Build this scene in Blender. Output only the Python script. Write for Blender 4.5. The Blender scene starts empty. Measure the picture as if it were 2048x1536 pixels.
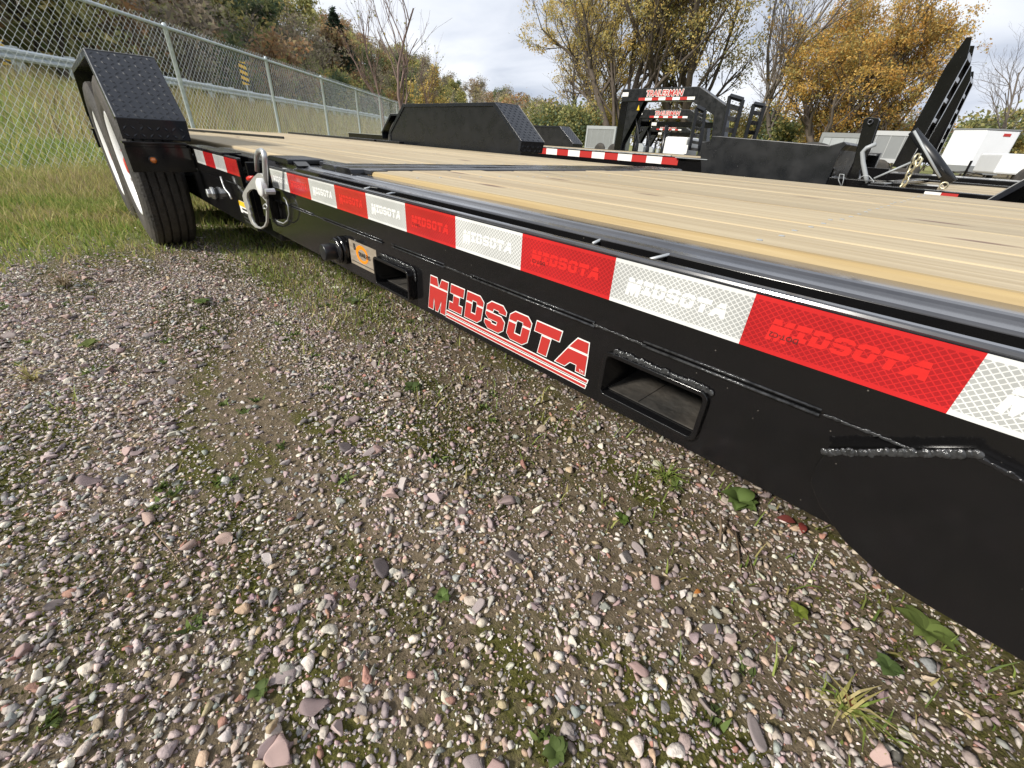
import bpy, bmesh, math, random
import numpy as np
from mathutils import Vector, Matrix, noise as mnoise

sc = bpy.context.scene
R = math.radians
# ------------------------------------------------------------------ camera (solved from the trailer's edges)
FPX, YAW, PITCH, ROLL = 835.0, -0.7888, 0.5294, 0.06107
CAM = np.array([1.4853, -0.4189, 0.6093])
_f = np.array([math.sin(YAW)*math.cos(PITCH), math.cos(YAW)*math.cos(PITCH), -math.sin(PITCH)])
_r0 = np.array([math.cos(YAW), -math.sin(YAW), 0.0]); _u0 = np.cross(_r0, _f)
_r = _r0*math.cos(ROLL)+_u0*math.sin(ROLL); _u = -_r0*math.sin(ROLL)+_u0*math.cos(ROLL)
cam = bpy.data.cameras.new('camera'); cam_o = bpy.data.objects.new('camera', cam); sc.collection.objects.link(cam_o)
cam.sensor_width = 36; cam.lens = FPX/2048*36; cam.clip_start = 0.02; cam.clip_end = 3000
m = Matrix.Identity(4)
for i in range(3):
    m[i][0] = _r[i]; m[i][1] = _u[i]; m[i][2] = -_f[i]; m[i][3] = CAM[i]
cam_o.matrix_world = m; sc.camera = cam_o

def ray(px, py):
    d = _f*FPX+_r*(px-1024)+_u*(768-py); return d/np.linalg.norm(d)
def at(px, py, x=None, y=None, z=None):
    d = ray(px, py); ax, v = (0, x) if x is not None else (1, y) if y is not None else (2, z)
    return CAM+d*((v-CAM[ax])/d[ax])

# ------------------------------------------------------------------ sky, sun, exposure
SUN = Vector((-0.22, -0.80, 0.56)).normalized()      # towards the sun
sun_el = math.asin(SUN.z); sun_az = math.atan2(SUN.x, SUN.y)
w = bpy.data.worlds.new('World'); sc.world = w; w.use_nodes = True
nt = w.node_tree; N = nt.nodes; L = nt.links; N.clear()
out = N.new('ShaderNodeOutputWorld'); bg = N.new('ShaderNodeBackground'); bg.inputs[1].default_value = 0.1
sky = N.new('ShaderNodeTexSky'); sky.sky_type = 'NISHITA'; sky.sun_disc = False
sky.sun_elevation = sun_el; sky.sun_rotation = sun_az
tc = N.new('ShaderNodeTexCoord'); sep = N.new('ShaderNodeSeparateXYZ'); L.new(tc.outputs['Generated'], sep.inputs[0])
ab = N.new('ShaderNodeMath'); ab.operation = 'MAXIMUM'; ab.inputs[1].default_value = 0.0; L.new(sep.outputs[2], ab.inputs[0])
ad = N.new('ShaderNodeMath'); ad.operation = 'ADD'; ad.inputs[1].default_value = 0.22; L.new(ab.outputs[0], ad.inputs[0])
dx = N.new('ShaderNodeMath'); dx.operation = 'DIVIDE'; L.new(sep.outputs[0], dx.inputs[0]); L.new(ad.outputs[0], dx.inputs[1])
dy = N.new('ShaderNodeMath'); dy.operation = 'DIVIDE'; L.new(sep.outputs[1], dy.inputs[0]); L.new(ad.outputs[0], dy.inputs[1])
cmb = N.new('ShaderNodeCombineXYZ'); L.new(dx.outputs[0], cmb.inputs[0]); L.new(dy.outputs[0], cmb.inputs[1])
n1 = N.new('ShaderNodeTexNoise'); n1.inputs['Scale'].default_value = 0.85; n1.inputs['Detail'].default_value = 7; n1.inputs['Roughness'].default_value = 0.5; n1.inputs['Distortion'].default_value = 0.5
L.new(cmb.outputs[0], n1.inputs['Vector'])
cr = N.new('ShaderNodeValToRGB'); e = cr.color_ramp.elements
e[0].position = 0.37; e[0].color = (3.1, 3.5, 4.3, 1); e[1].position = 0.66; e[1].color = (6.7, 6.85, 7.1, 1)
c2 = e.new(0.5); c2.color = (5.0, 5.3, 5.9, 1)
L.new(n1.outputs[0], cr.inputs[0])
n2 = N.new('ShaderNodeTexNoise'); n2.inputs['Scale'].default_value = 0.6; n2.inputs['Detail'].default_value = 5
mp = N.new('ShaderNodeMapping'); mp.inputs['Location'].default_value = (3.3, 1.7, 0); L.new(cmb.outputs[0], mp.inputs[0]); L.new(mp.outputs[0], n2.inputs['Vector'])
mr = N.new('ShaderNodeMapRange'); mr.inputs[1].default_value = 0.30; mr.inputs[2].default_value = 0.5; mr.inputs[3].default_value = 0.92; mr.inputs[4].default_value = 1.0
L.new(n2.outputs[0], mr.inputs[0])
mx = N.new('ShaderNodeMix'); mx.data_type = 'RGBA'; L.new(mr.outputs[0], mx.inputs['Factor']); L.new(sky.outputs[0], mx.inputs[6]); L.new(cr.outputs[0], mx.inputs[7])
L.new(mx.outputs[2], bg.inputs[0]); L.new(bg.outputs[0], out.inputs[0])
sl = bpy.data.lights.new('sun', 'SUN'); sl.energy = 3.3; sl.angle = R(9); sl.color = (1, 0.95, 0.87)
so = bpy.data.objects.new('sun', sl); sc.collection.objects.link(so); so.location = (0, 0, 30)
so.rotation_euler = (-SUN).to_track_quat('-Z', 'Y').to_euler()
sc.view_settings.view_transform = 'Standard'; sc.view_settings.look = 'None'; sc.view_settings.exposure = 0.72; sc.view_settings.gamma = 1
sc.render.engine = 'CYCLES'
try:
    sc.cycles.use_denoising = True; sc.cycles.denoiser = 'OPENIMAGEDENOISE'
except Exception: pass
sc.cycles.max_bounces = 6; sc.cycles.diffuse_bounces = 3; sc.cycles.glossy_bounces = 3; sc.cycles.transparent_max_bounces = 6
sc.cycles.caustics_reflective = False; sc.cycles.caustics_refractive = False

rng = np.random.default_rng(7); random.seed(7)
COL = sc.collection

# ------------------------------------------------------------------ materials
def mat(name, col=(0.5, 0.5, 0.5), rough=0.5, metal=0.0, var=0.0, vscale=8.0, rvar=0.0, bump=0.0, bscale=40.0, coat=0.0, attr=None, col2=None, stretch=(1, 1, 1), spec=0.5, dust_sheen=0.0, dcol=(0.16, 0.13, 0.10), speck=0.0):
    M = bpy.data.materials.new(name); M.use_nodes = True; t = M.node_tree; n = t.nodes; l = t.links
    b = n['Principled BSDF']; b.inputs['Roughness'].default_value = rough; b.inputs['Metallic'].default_value = metal
    b.inputs['Base Color'].default_value = (*col, 1); b.inputs['Coat Weight'].default_value = coat; b.inputs['Specular IOR Level'].default_value = spec
    b.inputs['Coat Roughness'].default_value = 0.08
    tcn = n.new('ShaderNodeTexCoord'); mpn = n.new('ShaderNodeMapping'); mpn.inputs['Scale'].default_value = stretch; l.new(tcn.outputs['Object'], mpn.inputs[0])
    src = None
    if attr:
        a = n.new('ShaderNodeAttribute'); a.attribute_name = attr; src = a.outputs['Color']
    if var or col2:
        nz = n.new('ShaderNodeTexNoise'); nz.inputs['Scale'].default_value = vscale; nz.inputs['Detail'].default_value = 6; nz.inputs['Roughness'].default_value = 0.6; l.new(mpn.outputs[0], nz.inputs['Vector'])
        mr_ = n.new('ShaderNodeMapRange'); mr_.inputs[1].default_value = 0.3; mr_.inputs[2].default_value = 0.7; l.new(nz.outputs[0], mr_.inputs[0])
        mixn = n.new('ShaderNodeMix'); mixn.data_type = 'RGBA'; l.new(mr_.outputs[0], mixn.inputs['Factor'])
        if attr:
            mixn.blend_type = 'MULTIPLY'; l.new(src, mixn.inputs[6]); mixn.inputs[7].default_value = (1-var, 1-var, 1-var, 1)
        else:
            mixn.inputs[6].default_value = (*col, 1); c = col2 or tuple(x*(1-var) for x in col); mixn.inputs[7].default_value = (*c, 1)
        src = mixn.outputs[2]
    if dust_sheen:
        nz = n.new('ShaderNodeTexNoise'); nz.inputs['Scale'].default_value = 3.0; nz.inputs['Detail'].default_value = 10; nz.inputs['Roughness'].default_value = 0.75; l.new(mpn.outputs[0], nz.inputs['Vector'])
        mr_ = n.new('ShaderNodeMapRange'); mr_.inputs[1].default_value = 0.45; mr_.inputs[2].default_value = 0.75; mr_.inputs[4].default_value = dust_sheen; l.new(nz.outputs[0], mr_.inputs[0])
        md = n.new('ShaderNodeMix'); md.data_type = 'RGBA'; l.new(mr_.outputs[0], md.inputs['Factor'])
        if src: l.new(src, md.inputs[6])
        else: md.inputs[6].default_value = (*col, 1)
        md.inputs[7].default_value = (*dcol, 1); src = md.outputs[2]
    if speck:
        vo = n.new('ShaderNodeTexVoronoi'); vo.inputs['Scale'].default_value = 55; l.new(mpn.outputs[0], vo.inputs['Vector'])
        nz = n.new('ShaderNodeTexNoise'); nz.inputs['Scale'].default_value = 4; l.new(mpn.outputs[0], nz.inputs['Vector'])
        mu = n.new('ShaderNodeMath'); mu.operation = 'MULTIPLY'; mu.inputs[1].default_value = 0.075; l.new(nz.outputs[0], mu.inputs[0])
        lt_ = n.new('ShaderNodeMath'); lt_.operation = 'LESS_THAN'; l.new(vo.outputs['Distance'], lt_.inputs[0]); l.new(mu.outputs[0], lt_.inputs[1])
        ml = n.new('ShaderNodeMath'); ml.operation = 'MULTIPLY'; ml.inputs[1].default_value = speck; l.new(lt_.outputs[0], ml.inputs[0])
        md = n.new('ShaderNodeMix'); md.data_type = 'RGBA'; l.new(ml.outputs[0], md.inputs['Factor'])
        if src: l.new(src, md.inputs[6])
        md.inputs[7].default_value = (0.22, 0.2, 0.17, 1); src = md.outputs[2]
    if src: l.new(src, b.inputs['Base Color'])
    if rvar:
        nz = n.new('ShaderNodeTexNoise'); nz.inputs['Scale'].default_value = vscale*1.7; nz.inputs['Detail'].default_value = 8; l.new(mpn.outputs[0], nz.inputs['Vector'])
        mr_ = n.new('ShaderNodeMapRange'); mr_.inputs[1].default_value = 0.3; mr_.inputs[2].default_value = 0.7; mr_.inputs[3].default_value = max(0, rough-rvar); mr_.inputs[4].default_value = rough+rvar
        l.new(nz.outputs[0], mr_.inputs[0]); l.new(mr_.outputs[0], b.inputs['Roughness'])
    if bump:
        nz = n.new('ShaderNodeTexNoise'); nz.inputs['Scale'].default_value = bscale; nz.inputs['Detail'].default_value = 4; l.new(mpn.outputs[0], nz.inputs['Vector'])
        bn = n.new('ShaderNodeBump'); bn.inputs['Strength'].default_value = bump; bn.inputs['Distance'].default_value = 0.01; l.new(nz.outputs[0], bn.inputs['Height']); l.new(bn.outputs[0], b.inputs['Normal'])
    return M

BLACK = mat('black_paint', (0.0055, 0.0055, 0.006), 0.12, rvar=0.06, vscale=5, bump=0.014, bscale=14, dust_sheen=0.016, speck=0.5)
BLACKT = mat('black_paint_sky_sheen', (0.010, 0.010, 0.012), 0.17, rvar=0.09, vscale=7, bump=0.01, bscale=18, dust_sheen=0.34, dcol=(0.20, 0.205, 0.22))  # bluish grey film paints the sky's reflection onto black steel
RAILM = mat('rail_sky_sheen', (0.03, 0.031, 0.036), 0.24, rvar=0.08, vscale=5, dust_sheen=0.2, dcol=(0.2, 0.2, 0.21), coat=0.6)  # black rails; sky reflection put into the lighter base and grey film
SATIN = mat('satin_black', (0.010, 0.011, 0.013), 0.3, rvar=0.1, vscale=6, dust_sheen=0.02)
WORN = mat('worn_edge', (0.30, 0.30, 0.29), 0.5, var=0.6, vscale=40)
PLATE = mat('diamond_plate', (0.012, 0.014, 0.019), 0.24, rvar=0.1, vscale=9, dust_sheen=0.02)
WELDB = mat('weld_highlight', (0.085, 0.087, 0.09), 0.14, metal=0.4, var=0.75, vscale=160, bump=0.2, bscale=400)  # silver colour paints in the highlights of glossy black welds and seams
WELD = mat('weld_bead', (0.012, 0.012, 0.013), 0.09, bump=0.15, bscale=500)
GALV = mat('galvanised', (0.62, 0.64, 0.64), 0.42, metal=0.75, var=0.25, vscale=30, rvar=0.12)
GALVF = mat('galvanised_fence', (0.58, 0.64, 0.66), 0.5, metal=0.2, var=0.2, vscale=3)
ALU = mat('cast_aluminium', (0.46, 0.455, 0.43), 0.45, metal=0.4, var=0.2, vscale=60)
RUBBER = mat('tyre_rubber', (0.038, 0.035, 0.031), 0.75, var=0.45, vscale=22, dust_sheen=0.4, bump=0.5, bscale=70)
RIM = mat('white_rim', (0.8, 0.8, 0.8), 0.25)
REDP = mat('red_plastic', (0.55, 0.03, 0.02), 0.35)
AMBER = mat('amber_lens', (0.6, 0.16, 0.02), 0.15, coat=1)
ORANGE = mat('orange_print', (0.85, 0.25, 0.01), 0.4)
BLKP = mat('black_print', (0.015, 0.015, 0.015), 0.5)
WHITEP = mat('white_print', (0.78, 0.77, 0.74), 0.4)
YELP = mat('yellow_print', (0.8, 0.5, 0.02), 0.45)
REDD = mat('red_print', (0.42, 0.03, 0.026), 0.35)
STKR = mat('sticker_weathered_wood', (0.36, 0.31, 0.25), 0.35, col2=(0.22, 0.18, 0.13), vscale=30, stretch=(1, 1, 5))
WPAINT = mat('white_trailer_paint', (0.74, 0.76, 0.78), 0.35, var=0.06, vscale=2)
GREYP = mat('grey_trailer_paint', (0.34, 0.36, 0.37), 0.4, var=0.12, vscale=3)
LGREY = mat('pale_grey_panel', (0.22, 0.23, 0.232), 0.4, var=0.1, vscale=3)
GLASSD = mat('dark_glass', (0.02, 0.022, 0.025), 0.08)
PLASW = mat('white_plastic', (0.72, 0.72, 0.70), 0.4)
CHAINM = mat('zinc_chain', (0.55, 0.50, 0.34), 0.35, metal=0.7)
ROADM = mat('asphalt', (0.10, 0.10, 0.10), 0.9, var=0.25, vscale=1.5)
YLINE = mat('road_paint', (0.6, 0.45, 0.05), 0.7)
BARK = mat('bark', (0.12, 0.095, 0.075), 0.9, var=0.5, vscale=3)
BARKG = mat('grey_bark', (0.17, 0.145, 0.125), 0.9, var=0.4, vscale=3)
STONE = mat('stone', attr='Col', rough=0.8, var=0.3, vscale=160, bump=0.25, bscale=250)
TWIGM = mat('dry_twig', (0.2, 0.14, 0.09), 0.9, var=0.4, vscale=60)

def leafmat(name, trans=0.35):
    M = bpy.data.materials.new(name); M.use_nodes = True; t = M.node_tree; n = t.nodes; l = t.links
    b = n['Principled BSDF']; b.inputs['Roughness'].default_value = 0.65; b.inputs['Specular IOR Level'].default_value = 0.25
    a = n.new('ShaderNodeAttribute'); a.attribute_name = 'Col'; l.new(a.outputs['Color'], b.inputs['Base Color'])
    tr = n.new('ShaderNodeBsdfTranslucent'); l.new(a.outputs['Color'], tr.inputs[0])
    ms = n.new('ShaderNodeMixShader'); ms.inputs[0].default_value = trans; l.new(b.outputs[0], ms.inputs[1]); l.new(tr.outputs[0], ms.inputs[2])
    l.new(ms.outputs[0], n['Material Output'].inputs[0]); return M
LEAF = leafmat('foliage', 0.45); GRASS = leafmat('grass_blades', 0.4)

def tapemat(name, cell, line, flat=False):
    """prismatic reflective sheeting: a net of paler lines round darker cells, plain borders"""
    M = bpy.data.materials.new(name); M.use_nodes = True; t = M.node_tree; n = t.nodes; l = t.links
    b = n['Principled BSDF']; b.inputs['Roughness'].default_value = 0.22; b.inputs['Coat Weight'].default_value = 0.4; b.inputs['Coat Roughness'].default_value = 0.1
    tcn = n.new('ShaderNodeTexCoord'); s = n.new('ShaderNodeSeparateXYZ'); l.new(tcn.outputs['Object'], s.inputs[0])
    def math_(op, a, bb=None, v=None):
        q = n.new('ShaderNodeMath'); q.operation = op; l.new(a, q.inputs[0])
        if bb is not None: l.new(bb, q.inputs[1])
        if v is not None: q.inputs[1].default_value = v
        return q.outputs[0]
    p = 0.0062; masks = []
    for sg in (1, -1):
        zz = math_('MULTIPLY', s.outputs[2], v=sg*1.12); a = math_('ADD', s.outputs[0], zz); a = math_('DIVIDE', a, v=p)
        fr = math_('FRACT', a); masks.append(math_('LESS_THAN', fr, v=0.2))
    mk = math_('MAXIMUM', masks[0], masks[1])
    bd = math_('GREATER_THAN', s.outputs[2], v=0.4962); mk = math_('MAXIMUM', mk, bd)
    bd = math_('LESS_THAN', s.outputs[2], v=0.4545); mk = math_('MAXIMUM', mk, bd)
    nz = n.new('ShaderNodeTexNoise'); nz.inputs['Scale'].default_value = 9; nz.inputs['Detail'].default_value = 5; l.new(tcn.outputs['Object'], nz.inputs['Vector'])
    mrn = n.new('ShaderNodeMapRange'); mrn.inputs[1].default_value = 0.35; mrn.inputs[2].default_value = 0.65; mrn.inputs[3].default_value = 0.82; mrn.inputs[4].default_value = 1.05; l.new(nz.outputs[0], mrn.inputs[0])
    mxn = n.new('ShaderNodeMix'); mxn.data_type = 'RGBA'; l.new(mk, mxn.inputs['Factor']); mxn.inputs[6].default_value = (*cell, 1); mxn.inputs[7].default_value = (*line, 1)
    vm = n.new('ShaderNodeVectorMath'); vm.operation = 'SCALE'; l.new(mxn.outputs[2], vm.inputs[0]); l.new(mrn.outputs[0], vm.inputs['Scale'])
    l.new(vm.outputs[0], b.inputs['Base Color']); return M
TAPEW = tapemat('reflective_white', (0.40, 0.41, 0.40), (0.72, 0.73, 0.71))
TAPER = tapemat('reflective_red', (0.36, 0.012, 0.016), (0.56, 0.02, 0.022))
EMBW = mat('emboss_white', (0.76, 0.77, 0.75), 0.3, var=0.12, vscale=220); EMBR = mat('emboss_red', (0.60, 0.022, 0.02), 0.3, var=0.1, vscale=220)

def woodmat(name, c1, c2, knots=True):
    M = bpy.data.materials.new(name); M.use_nodes = True; t = M.node_tree; n = t.nodes; l = t.links
    b = n['Principled BSDF']; b.inputs['Roughness'].default_value = 0.6; b.inputs['Specular IOR Level'].default_value = 0.4
    tcn = n.new('ShaderNodeTexCoord'); oi = n.new('ShaderNodeObjectInfo')
    sh = n.new('ShaderNodeVectorMath'); sh.operation = 'MULTIPLY_ADD'; cm = n.new('ShaderNodeCombineXYZ')
    for i in range(3): l.new(oi.outputs['Random'], cm.inputs[i])
    sh.inputs[1].default_value = (37, 0.0, 11); l.new(cm.outputs[0], sh.inputs[0]); l.new(tcn.outputs['Object'], sh.inputs[2])
    def grain(scale, sx, sy, det, dist=0.0):
        mpn = n.new('ShaderNodeMapping'); mpn.inputs['Scale'].default_value = (sx, sy, sy); l.new(sh.outputs[0], mpn.inputs[0])
        z = n.new('ShaderNodeTexNoise'); z.inputs['Scale'].default_value = scale; z.inputs['Detail'].default_value = det; z.inputs['Distortion'].default_value = dist; l.new(mpn.outputs[0], z.inputs['Vector']); return z.outputs[0]
    g1 = grain(1.0, 1.1, 60, 5, 0.6); g2 = grain(1.0, 3.0, 240, 3); g3 = grain(1.0, 0.8, 7, 2)
    r = n.new('ShaderNodeValToRGB'); r.color_ramp.elements[0].position = 0.32; r.color_ramp.elements[0].color = (*c2, 1); r.color_ramp.elements[1].position = 0.58; r.color_ramp.elements[1].color = (*c1, 1); l.new(g1, r.inputs[0])
    def mulmix(src, facsrc, lo, hi, col):
        mrn = n.new('ShaderNodeMapRange'); mrn.inputs[1].default_value = lo; mrn.inputs[2].default_value = hi; l.new(facsrc, mrn.inputs[0])
        mm = n.new('ShaderNodeMix'); mm.data_type = 'RGBA'; mm.blend_type = 'MULTIPLY'; l.new(mrn.outputs[0], mm.inputs['Factor']); l.new(src, mm.inputs[6]); mm.inputs[7].default_value = (*col, 1); return mm.outputs[2]
    c = mulmix(r.outputs[0], g2, 0.5, 0.75, (0.86, 0.82, 0.74)); c = mulmix(c, g3, 0.5, 0.72, (0.86, 0.82, 0.79))
    vt = n.new('ShaderNodeMath'); vt.operation = 'MULTIPLY_ADD'; vt.inputs[1].default_value = 0.24; vt.inputs[2].default_value = 0.84; l.new(oi.outputs['Random'], vt.inputs[0])
    vs = n.new('ShaderNodeVectorMath'); vs.operation = 'SCALE'; l.new(c, vs.inputs[0]); l.new(vt.outputs[0], vs.inputs['Scale']); c = vs.outputs[0]
    if knots:
        mpn = n.new('ShaderNodeMapping'); mpn.inputs['Scale'].default_value = (2.4, 9, 3); l.new(sh.outputs[0], mpn.inputs[0])
        v = n.new('ShaderNodeTexVoronoi'); v.inputs['Scale'].default_value = 1.0; l.new(mpn.outputs[0], v.inputs['Vector'])
        mrn = n.new('ShaderNodeMapRange'); mrn.inputs[1].default_value = 0.14; mrn.inputs[2].default_value = 0.05; l.new(v.outputs['Distance'], mrn.inputs[0])
        mm = n.new('ShaderNodeMix'); mm.data_type = 'RGBA'; l.new(mrn.outputs[0], mm.inputs['Factor']); l.new(c, mm.inputs[6]); mm.inputs[7].default_value = (0.16, 0.09, 0.06, 1); c = mm.outputs[2]
    l.new(c, b.inputs['Base Color'])
    bn = n.new('ShaderNodeBump'); bn.inputs['Strength'].default_value = 0.25; bn.inputs['Distance'].default_value = 0.003; l.new(g2, bn.inputs['Height']); l.new(bn.outputs[0], b.inputs['Normal'])
    return M
WOOD = woodmat('pine_plank', (0.47, 0.385, 0.245), (0.37, 0.29, 0.175)); WOODG = woodmat('golden_sapwood', (0.38, 0.285, 0.14), (0.31, 0.22, 0.10), False)

# ------------------------------------------------------------------ mesh helpers
class MB:
    def __init__(s): s.v = []; s.f = []; s.fm = []; s.m = 0
    def add(s, vs, fs):
        o = len(s.v); s.v += [tuple(map(float, p)) for p in vs]; s.f += [tuple(i+o for i in q) for q in fs]; s.fm += [s.m]*len(fs); return s
    def box(s, x0, x1, y0, y1, z0, z1):
        return s.add([(x, y, z) for z in (z0, z1) for y in (y0, y1) for x in (x0, x1)], [(0, 2, 3, 1), (4, 5, 7, 6), (0, 1, 5, 4), (2, 6, 7, 3), (0, 4, 6, 2), (1, 3, 7, 5)])
    def prism(s, pts, vec):
        n = len(pts); p = [np.array(q, float) for q in pts]; v = np.array(vec, float)
        nrm = sum((np.cross(p[i]-p[0], p[(i+1) % n]-p[0]) for i in range(n)), np.zeros(3))
        if nrm@v > 0: p = p[::-1]
        return s.add(p+[q+v for q in p], [tuple(range(n)), tuple(range(2*n-1, n-1, -1))]+[((i+1) % n, i, i+n, (i+1) % n+n) for i in range(n)])
    def tube(s, path, r, n=8, closed=False, cap=True):
        P = [np.array(q, float) for q in path]; k = len(P); rr = r if hasattr(r, '__len__') else [r]*k
        T = []
        for i in range(k):
            a = P[(i-1) % k] if (closed or i > 0) else P[i]; b = P[(i+1) % k] if (closed or i < k-1) else P[i]
            t = b-a; T.append(t/(np.linalg.norm(t)+1e-12))
        h = np.array([0, 0, 1.0]) if abs(T[0][2]) < 0.9 else np.array([1.0, 0, 0])
        u = np.cross(T[0], h); u /= np.linalg.norm(u); vs = []
        for i in range(k):
            u = u-T[i]*(u@T[i]); u /= (np.linalg.norm(u)+1e-12); v = np.cross(T[i], u)
            vs += [P[i]+rr[i]*(u*math.cos(2*math.pi*j/n)+v*math.sin(2*math.pi*j/n)) for j in range(n)]
        fs = [(i*n+j, i*n+(j+1) % n, ((i+1) % k)*n+(j+1) % n, ((i+1) % k)*n+j) for i in range(k if closed else k-1) for j in range(n)]
        if cap and not closed: fs += [tuple(range(n-1, -1, -1)), tuple(range((k-1)*n, k*n))]
        return s.add(vs, fs)
    def lathe(s, prof, org, axis, n=24, closed=False):
        a = np.array(axis, float); a /= np.linalg.norm(a); h = np.array([0, 0, 1.0]) if abs(a[2]) < 0.9 else np.array([1.0, 0, 0])
        u = np.cross(a, h); u /= np.linalg.norm(u); v = np.cross(a, u); o = np.array(org, float); k = len(prof)
        vs = [o+a*hh+r*(u*math.cos(2*math.pi*j/n)+v*math.sin(2*math.pi*j/n)) for r, hh in prof for j in range(n)]
        fs = [(i*n+j, i*n+(j+1) % n, ((i+1) % k)*n+(j+1) % n, ((i+1) % k)*n+j) for i in range(k if closed else k-1) for j in range(n)]
        return s.add(vs, fs)

def link_mesh(name, me, mats, parent=None, smooth=False, bevel=0.0, pinv=None):
    for q in (mats if isinstance(mats, (list, tuple)) else [mats]): me.materials.append(q)
    if smooth: me.polygons.foreach_set('use_smooth', [True]*len(me.polygons))
    o = bpy.data.objects.new(name, me); COL.objects.link(o)
    if bevel:
        b = o.modifiers.new('bevel', 'BEVEL'); b.width = bevel; b.segments = 2; b.limit_method = 'ANGLE'; b.angle_limit = R(40); b.harden_normals = False
    if parent is not None:
        o.parent = parent; o.matrix_parent_inverse = Matrix.Translation(-root_of(parent))
    return o
ROOTS = {}
def root_of(p):
    return ROOTS.get(p.name, Vector((0, 0, 0)))
def obj(name, mb, mats, parent=None, smooth=False, bevel=0.0):
    me = bpy.data.meshes.new(name); me.from_pydata(mb.v, [], mb.f)
    if any(mb.fm): me.polygons.foreach_set('material_index', mb.fm)
    me.update()
    bm = bmesh.new(); bm.from_mesh(me); bmesh.ops.recalc_face_normals(bm, faces=bm.faces); bm.to_mesh(me); bm.free()
    return link_mesh(name, me, mats, parent, smooth, bevel)
def tag(o, label=None, cat=None, group=None, kind=None):
    if label: o['label'] = label
    if cat: o['category'] = cat
    if group: o['group'] = group
    if kind: o['kind'] = kind
    return o
def thing(name, loc, label, cat, group=None):
    o = bpy.data.objects.new(name, None); COL.objects.link(o); o.location = loc; o.empty_display_size = 0.2
    ROOTS[o.name] = Vector(loc); return tag(o, label, cat, group)
def copy_tree(o, loc, rotz=0.0, scale=1.0, label=None):
    c = o.copy(); COL.objects.link(c); c.location = loc; c.rotation_euler = (0, 0, rotz); c.scale = (scale,)*3
    if label: c['label'] = label
    for ch in list(o.children):
        d = ch.copy(); COL.objects.link(d); d.parent = c; d.matrix_parent_inverse = ch.matrix_parent_inverse.copy()
        for g in list(ch.children):
            e2 = g.copy(); COL.objects.link(e2); e2.parent = d; e2.matrix_parent_inverse = g.matrix_parent_inverse.copy()
    return c
def curve_mesh(cu, fn, name):
    o = bpy.data.objects.new('tmp', cu); COL.objects.link(o); bpy.context.view_layer.update()
    ev = o.evaluated_get(bpy.context.evaluated_depsgraph_get()); me = bpy.data.meshes.new_from_object(ev); me.name = name
    bpy.data.objects.remove(o); bpy.data.curves.remove(cu); me.materials.clear()
    n = len(me.vertices); co = np.empty(n*3); me.vertices.foreach_get('co', co); co = co.reshape(-1, 3)
    me.vertices.foreach_set('co', np.array([fn(*p) for p in co]).ravel() if n else []); me.update(); return me
def shape2d(name, polys, fn, mats, parent, offset=0.0, thick=0.0, bev=0.0, smooth=False):
    cu = bpy.data.curves.new(name, 'CURVE'); cu.dimensions = '2D'; cu.fill_mode = 'BOTH'; cu.offset = offset; cu.extrude = thick/2; cu.bevel_depth = bev; cu.bevel_resolution = 1
    for p in polys:
        s = cu.splines.new('POLY'); s.points.add(len(p)-1); s.use_cyclic_u = True
        for q, (x, y) in zip(s.points, p): q.co = (x, y, 0, 1)
    return link_mesh(name, curve_mesh(cu, fn, name), mats, parent, smooth)
def text2d(name, txt, size, fn, mats, parent, offset=0.0, shear=0.0):
    cu = bpy.data.curves.new(name, 'FONT'); cu.body = txt; cu.size = size; cu.offset = offset; cu.shear = shear; cu.align_x = 'LEFT'
    cu.resolution_u = 3
    return link_mesh(name, curve_mesh(cu, fn, name), mats, parent)
def rrect(x0, x1, y0, y1, r, k=5):
    p = []
    for cx, cy, a in ((x1-r, y1-r, 0), (x0+r, y1-r, 90), (x0+r, y0+r, 180), (x1-r, y0+r, 270)):
        p += [(cx+r*math.cos(R(a+90*i/k)), cy+r*math.sin(R(a+90*i/k))) for i in range(k+1)]
    return p
def side(Y):      # 2D (u, v, w) on a face that looks along -Y: u = X, v = Z, w = out of the face
    return lambda u, v, w: (u, Y-w, v)

# ------------------------------------------------------------------ terrain
FP0 = np.array([-7.14, 0.35]); FD = np.array([-0.738, 0.675]); FN = np.array([-0.675, -0.738])
def fst(x, y): return (x-FP0[0])*FD[0]+(y-FP0[1])*FD[1], (x-FP0[0])*FN[0]+(y-FP0[1])*FN[1]
def frompt(t, s): return FP0+FD*t+FN*s
def sstep(a, b, x):
    q = np.clip((x-a)/(b-a), 0, 1); return q*q*(3-2*q)
_hd = ray(965, 260)[:2]; _hd = _hd/np.linalg.norm(_hd); HC = CAM[:2]+_hd*240
def height(x, y):
    t, s = fst(x, y)
    h = 13*np.exp(-((x-HC[0])**2+(y-HC[1])**2)/(2*32.0**2))+1.35*sstep(0.3, 8.6, s)+18*sstep(17.5, 46, s)*sstep(-150, -60, t)
    d = np.hypot(x-1.5, y+0.4); am = np.clip(d/6, 0, 1)*0.02+0.006
    return h+am*(np.sin(x*2.1+0.7*y)*np.cos(y*1.7-0.3*x)+0.5*np.sin(x*5.3+1)*np.sin(y*6.1))-0.006*np.exp(-((y+0.35)/0.12)**2)
g = 115; uu = np.linspace(-1, 1, 2*g+1); ax = 1.1*np.sinh(6.9*uu)/math.sinh(1)*1.0
gx, gy = np.meshgrid(ax+0.3, ax-0.1, indexing='ij'); gz = height(gx, gy)
nv = 2*g+1; idx = np.arange(nv*nv).reshape(nv, nv)
fc = np.stack([idx[:-1, :-1], idx[1:, :-1], idx[1:, 1:], idx[:-1, 1:]], -1).reshape(-1, 4)
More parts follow.
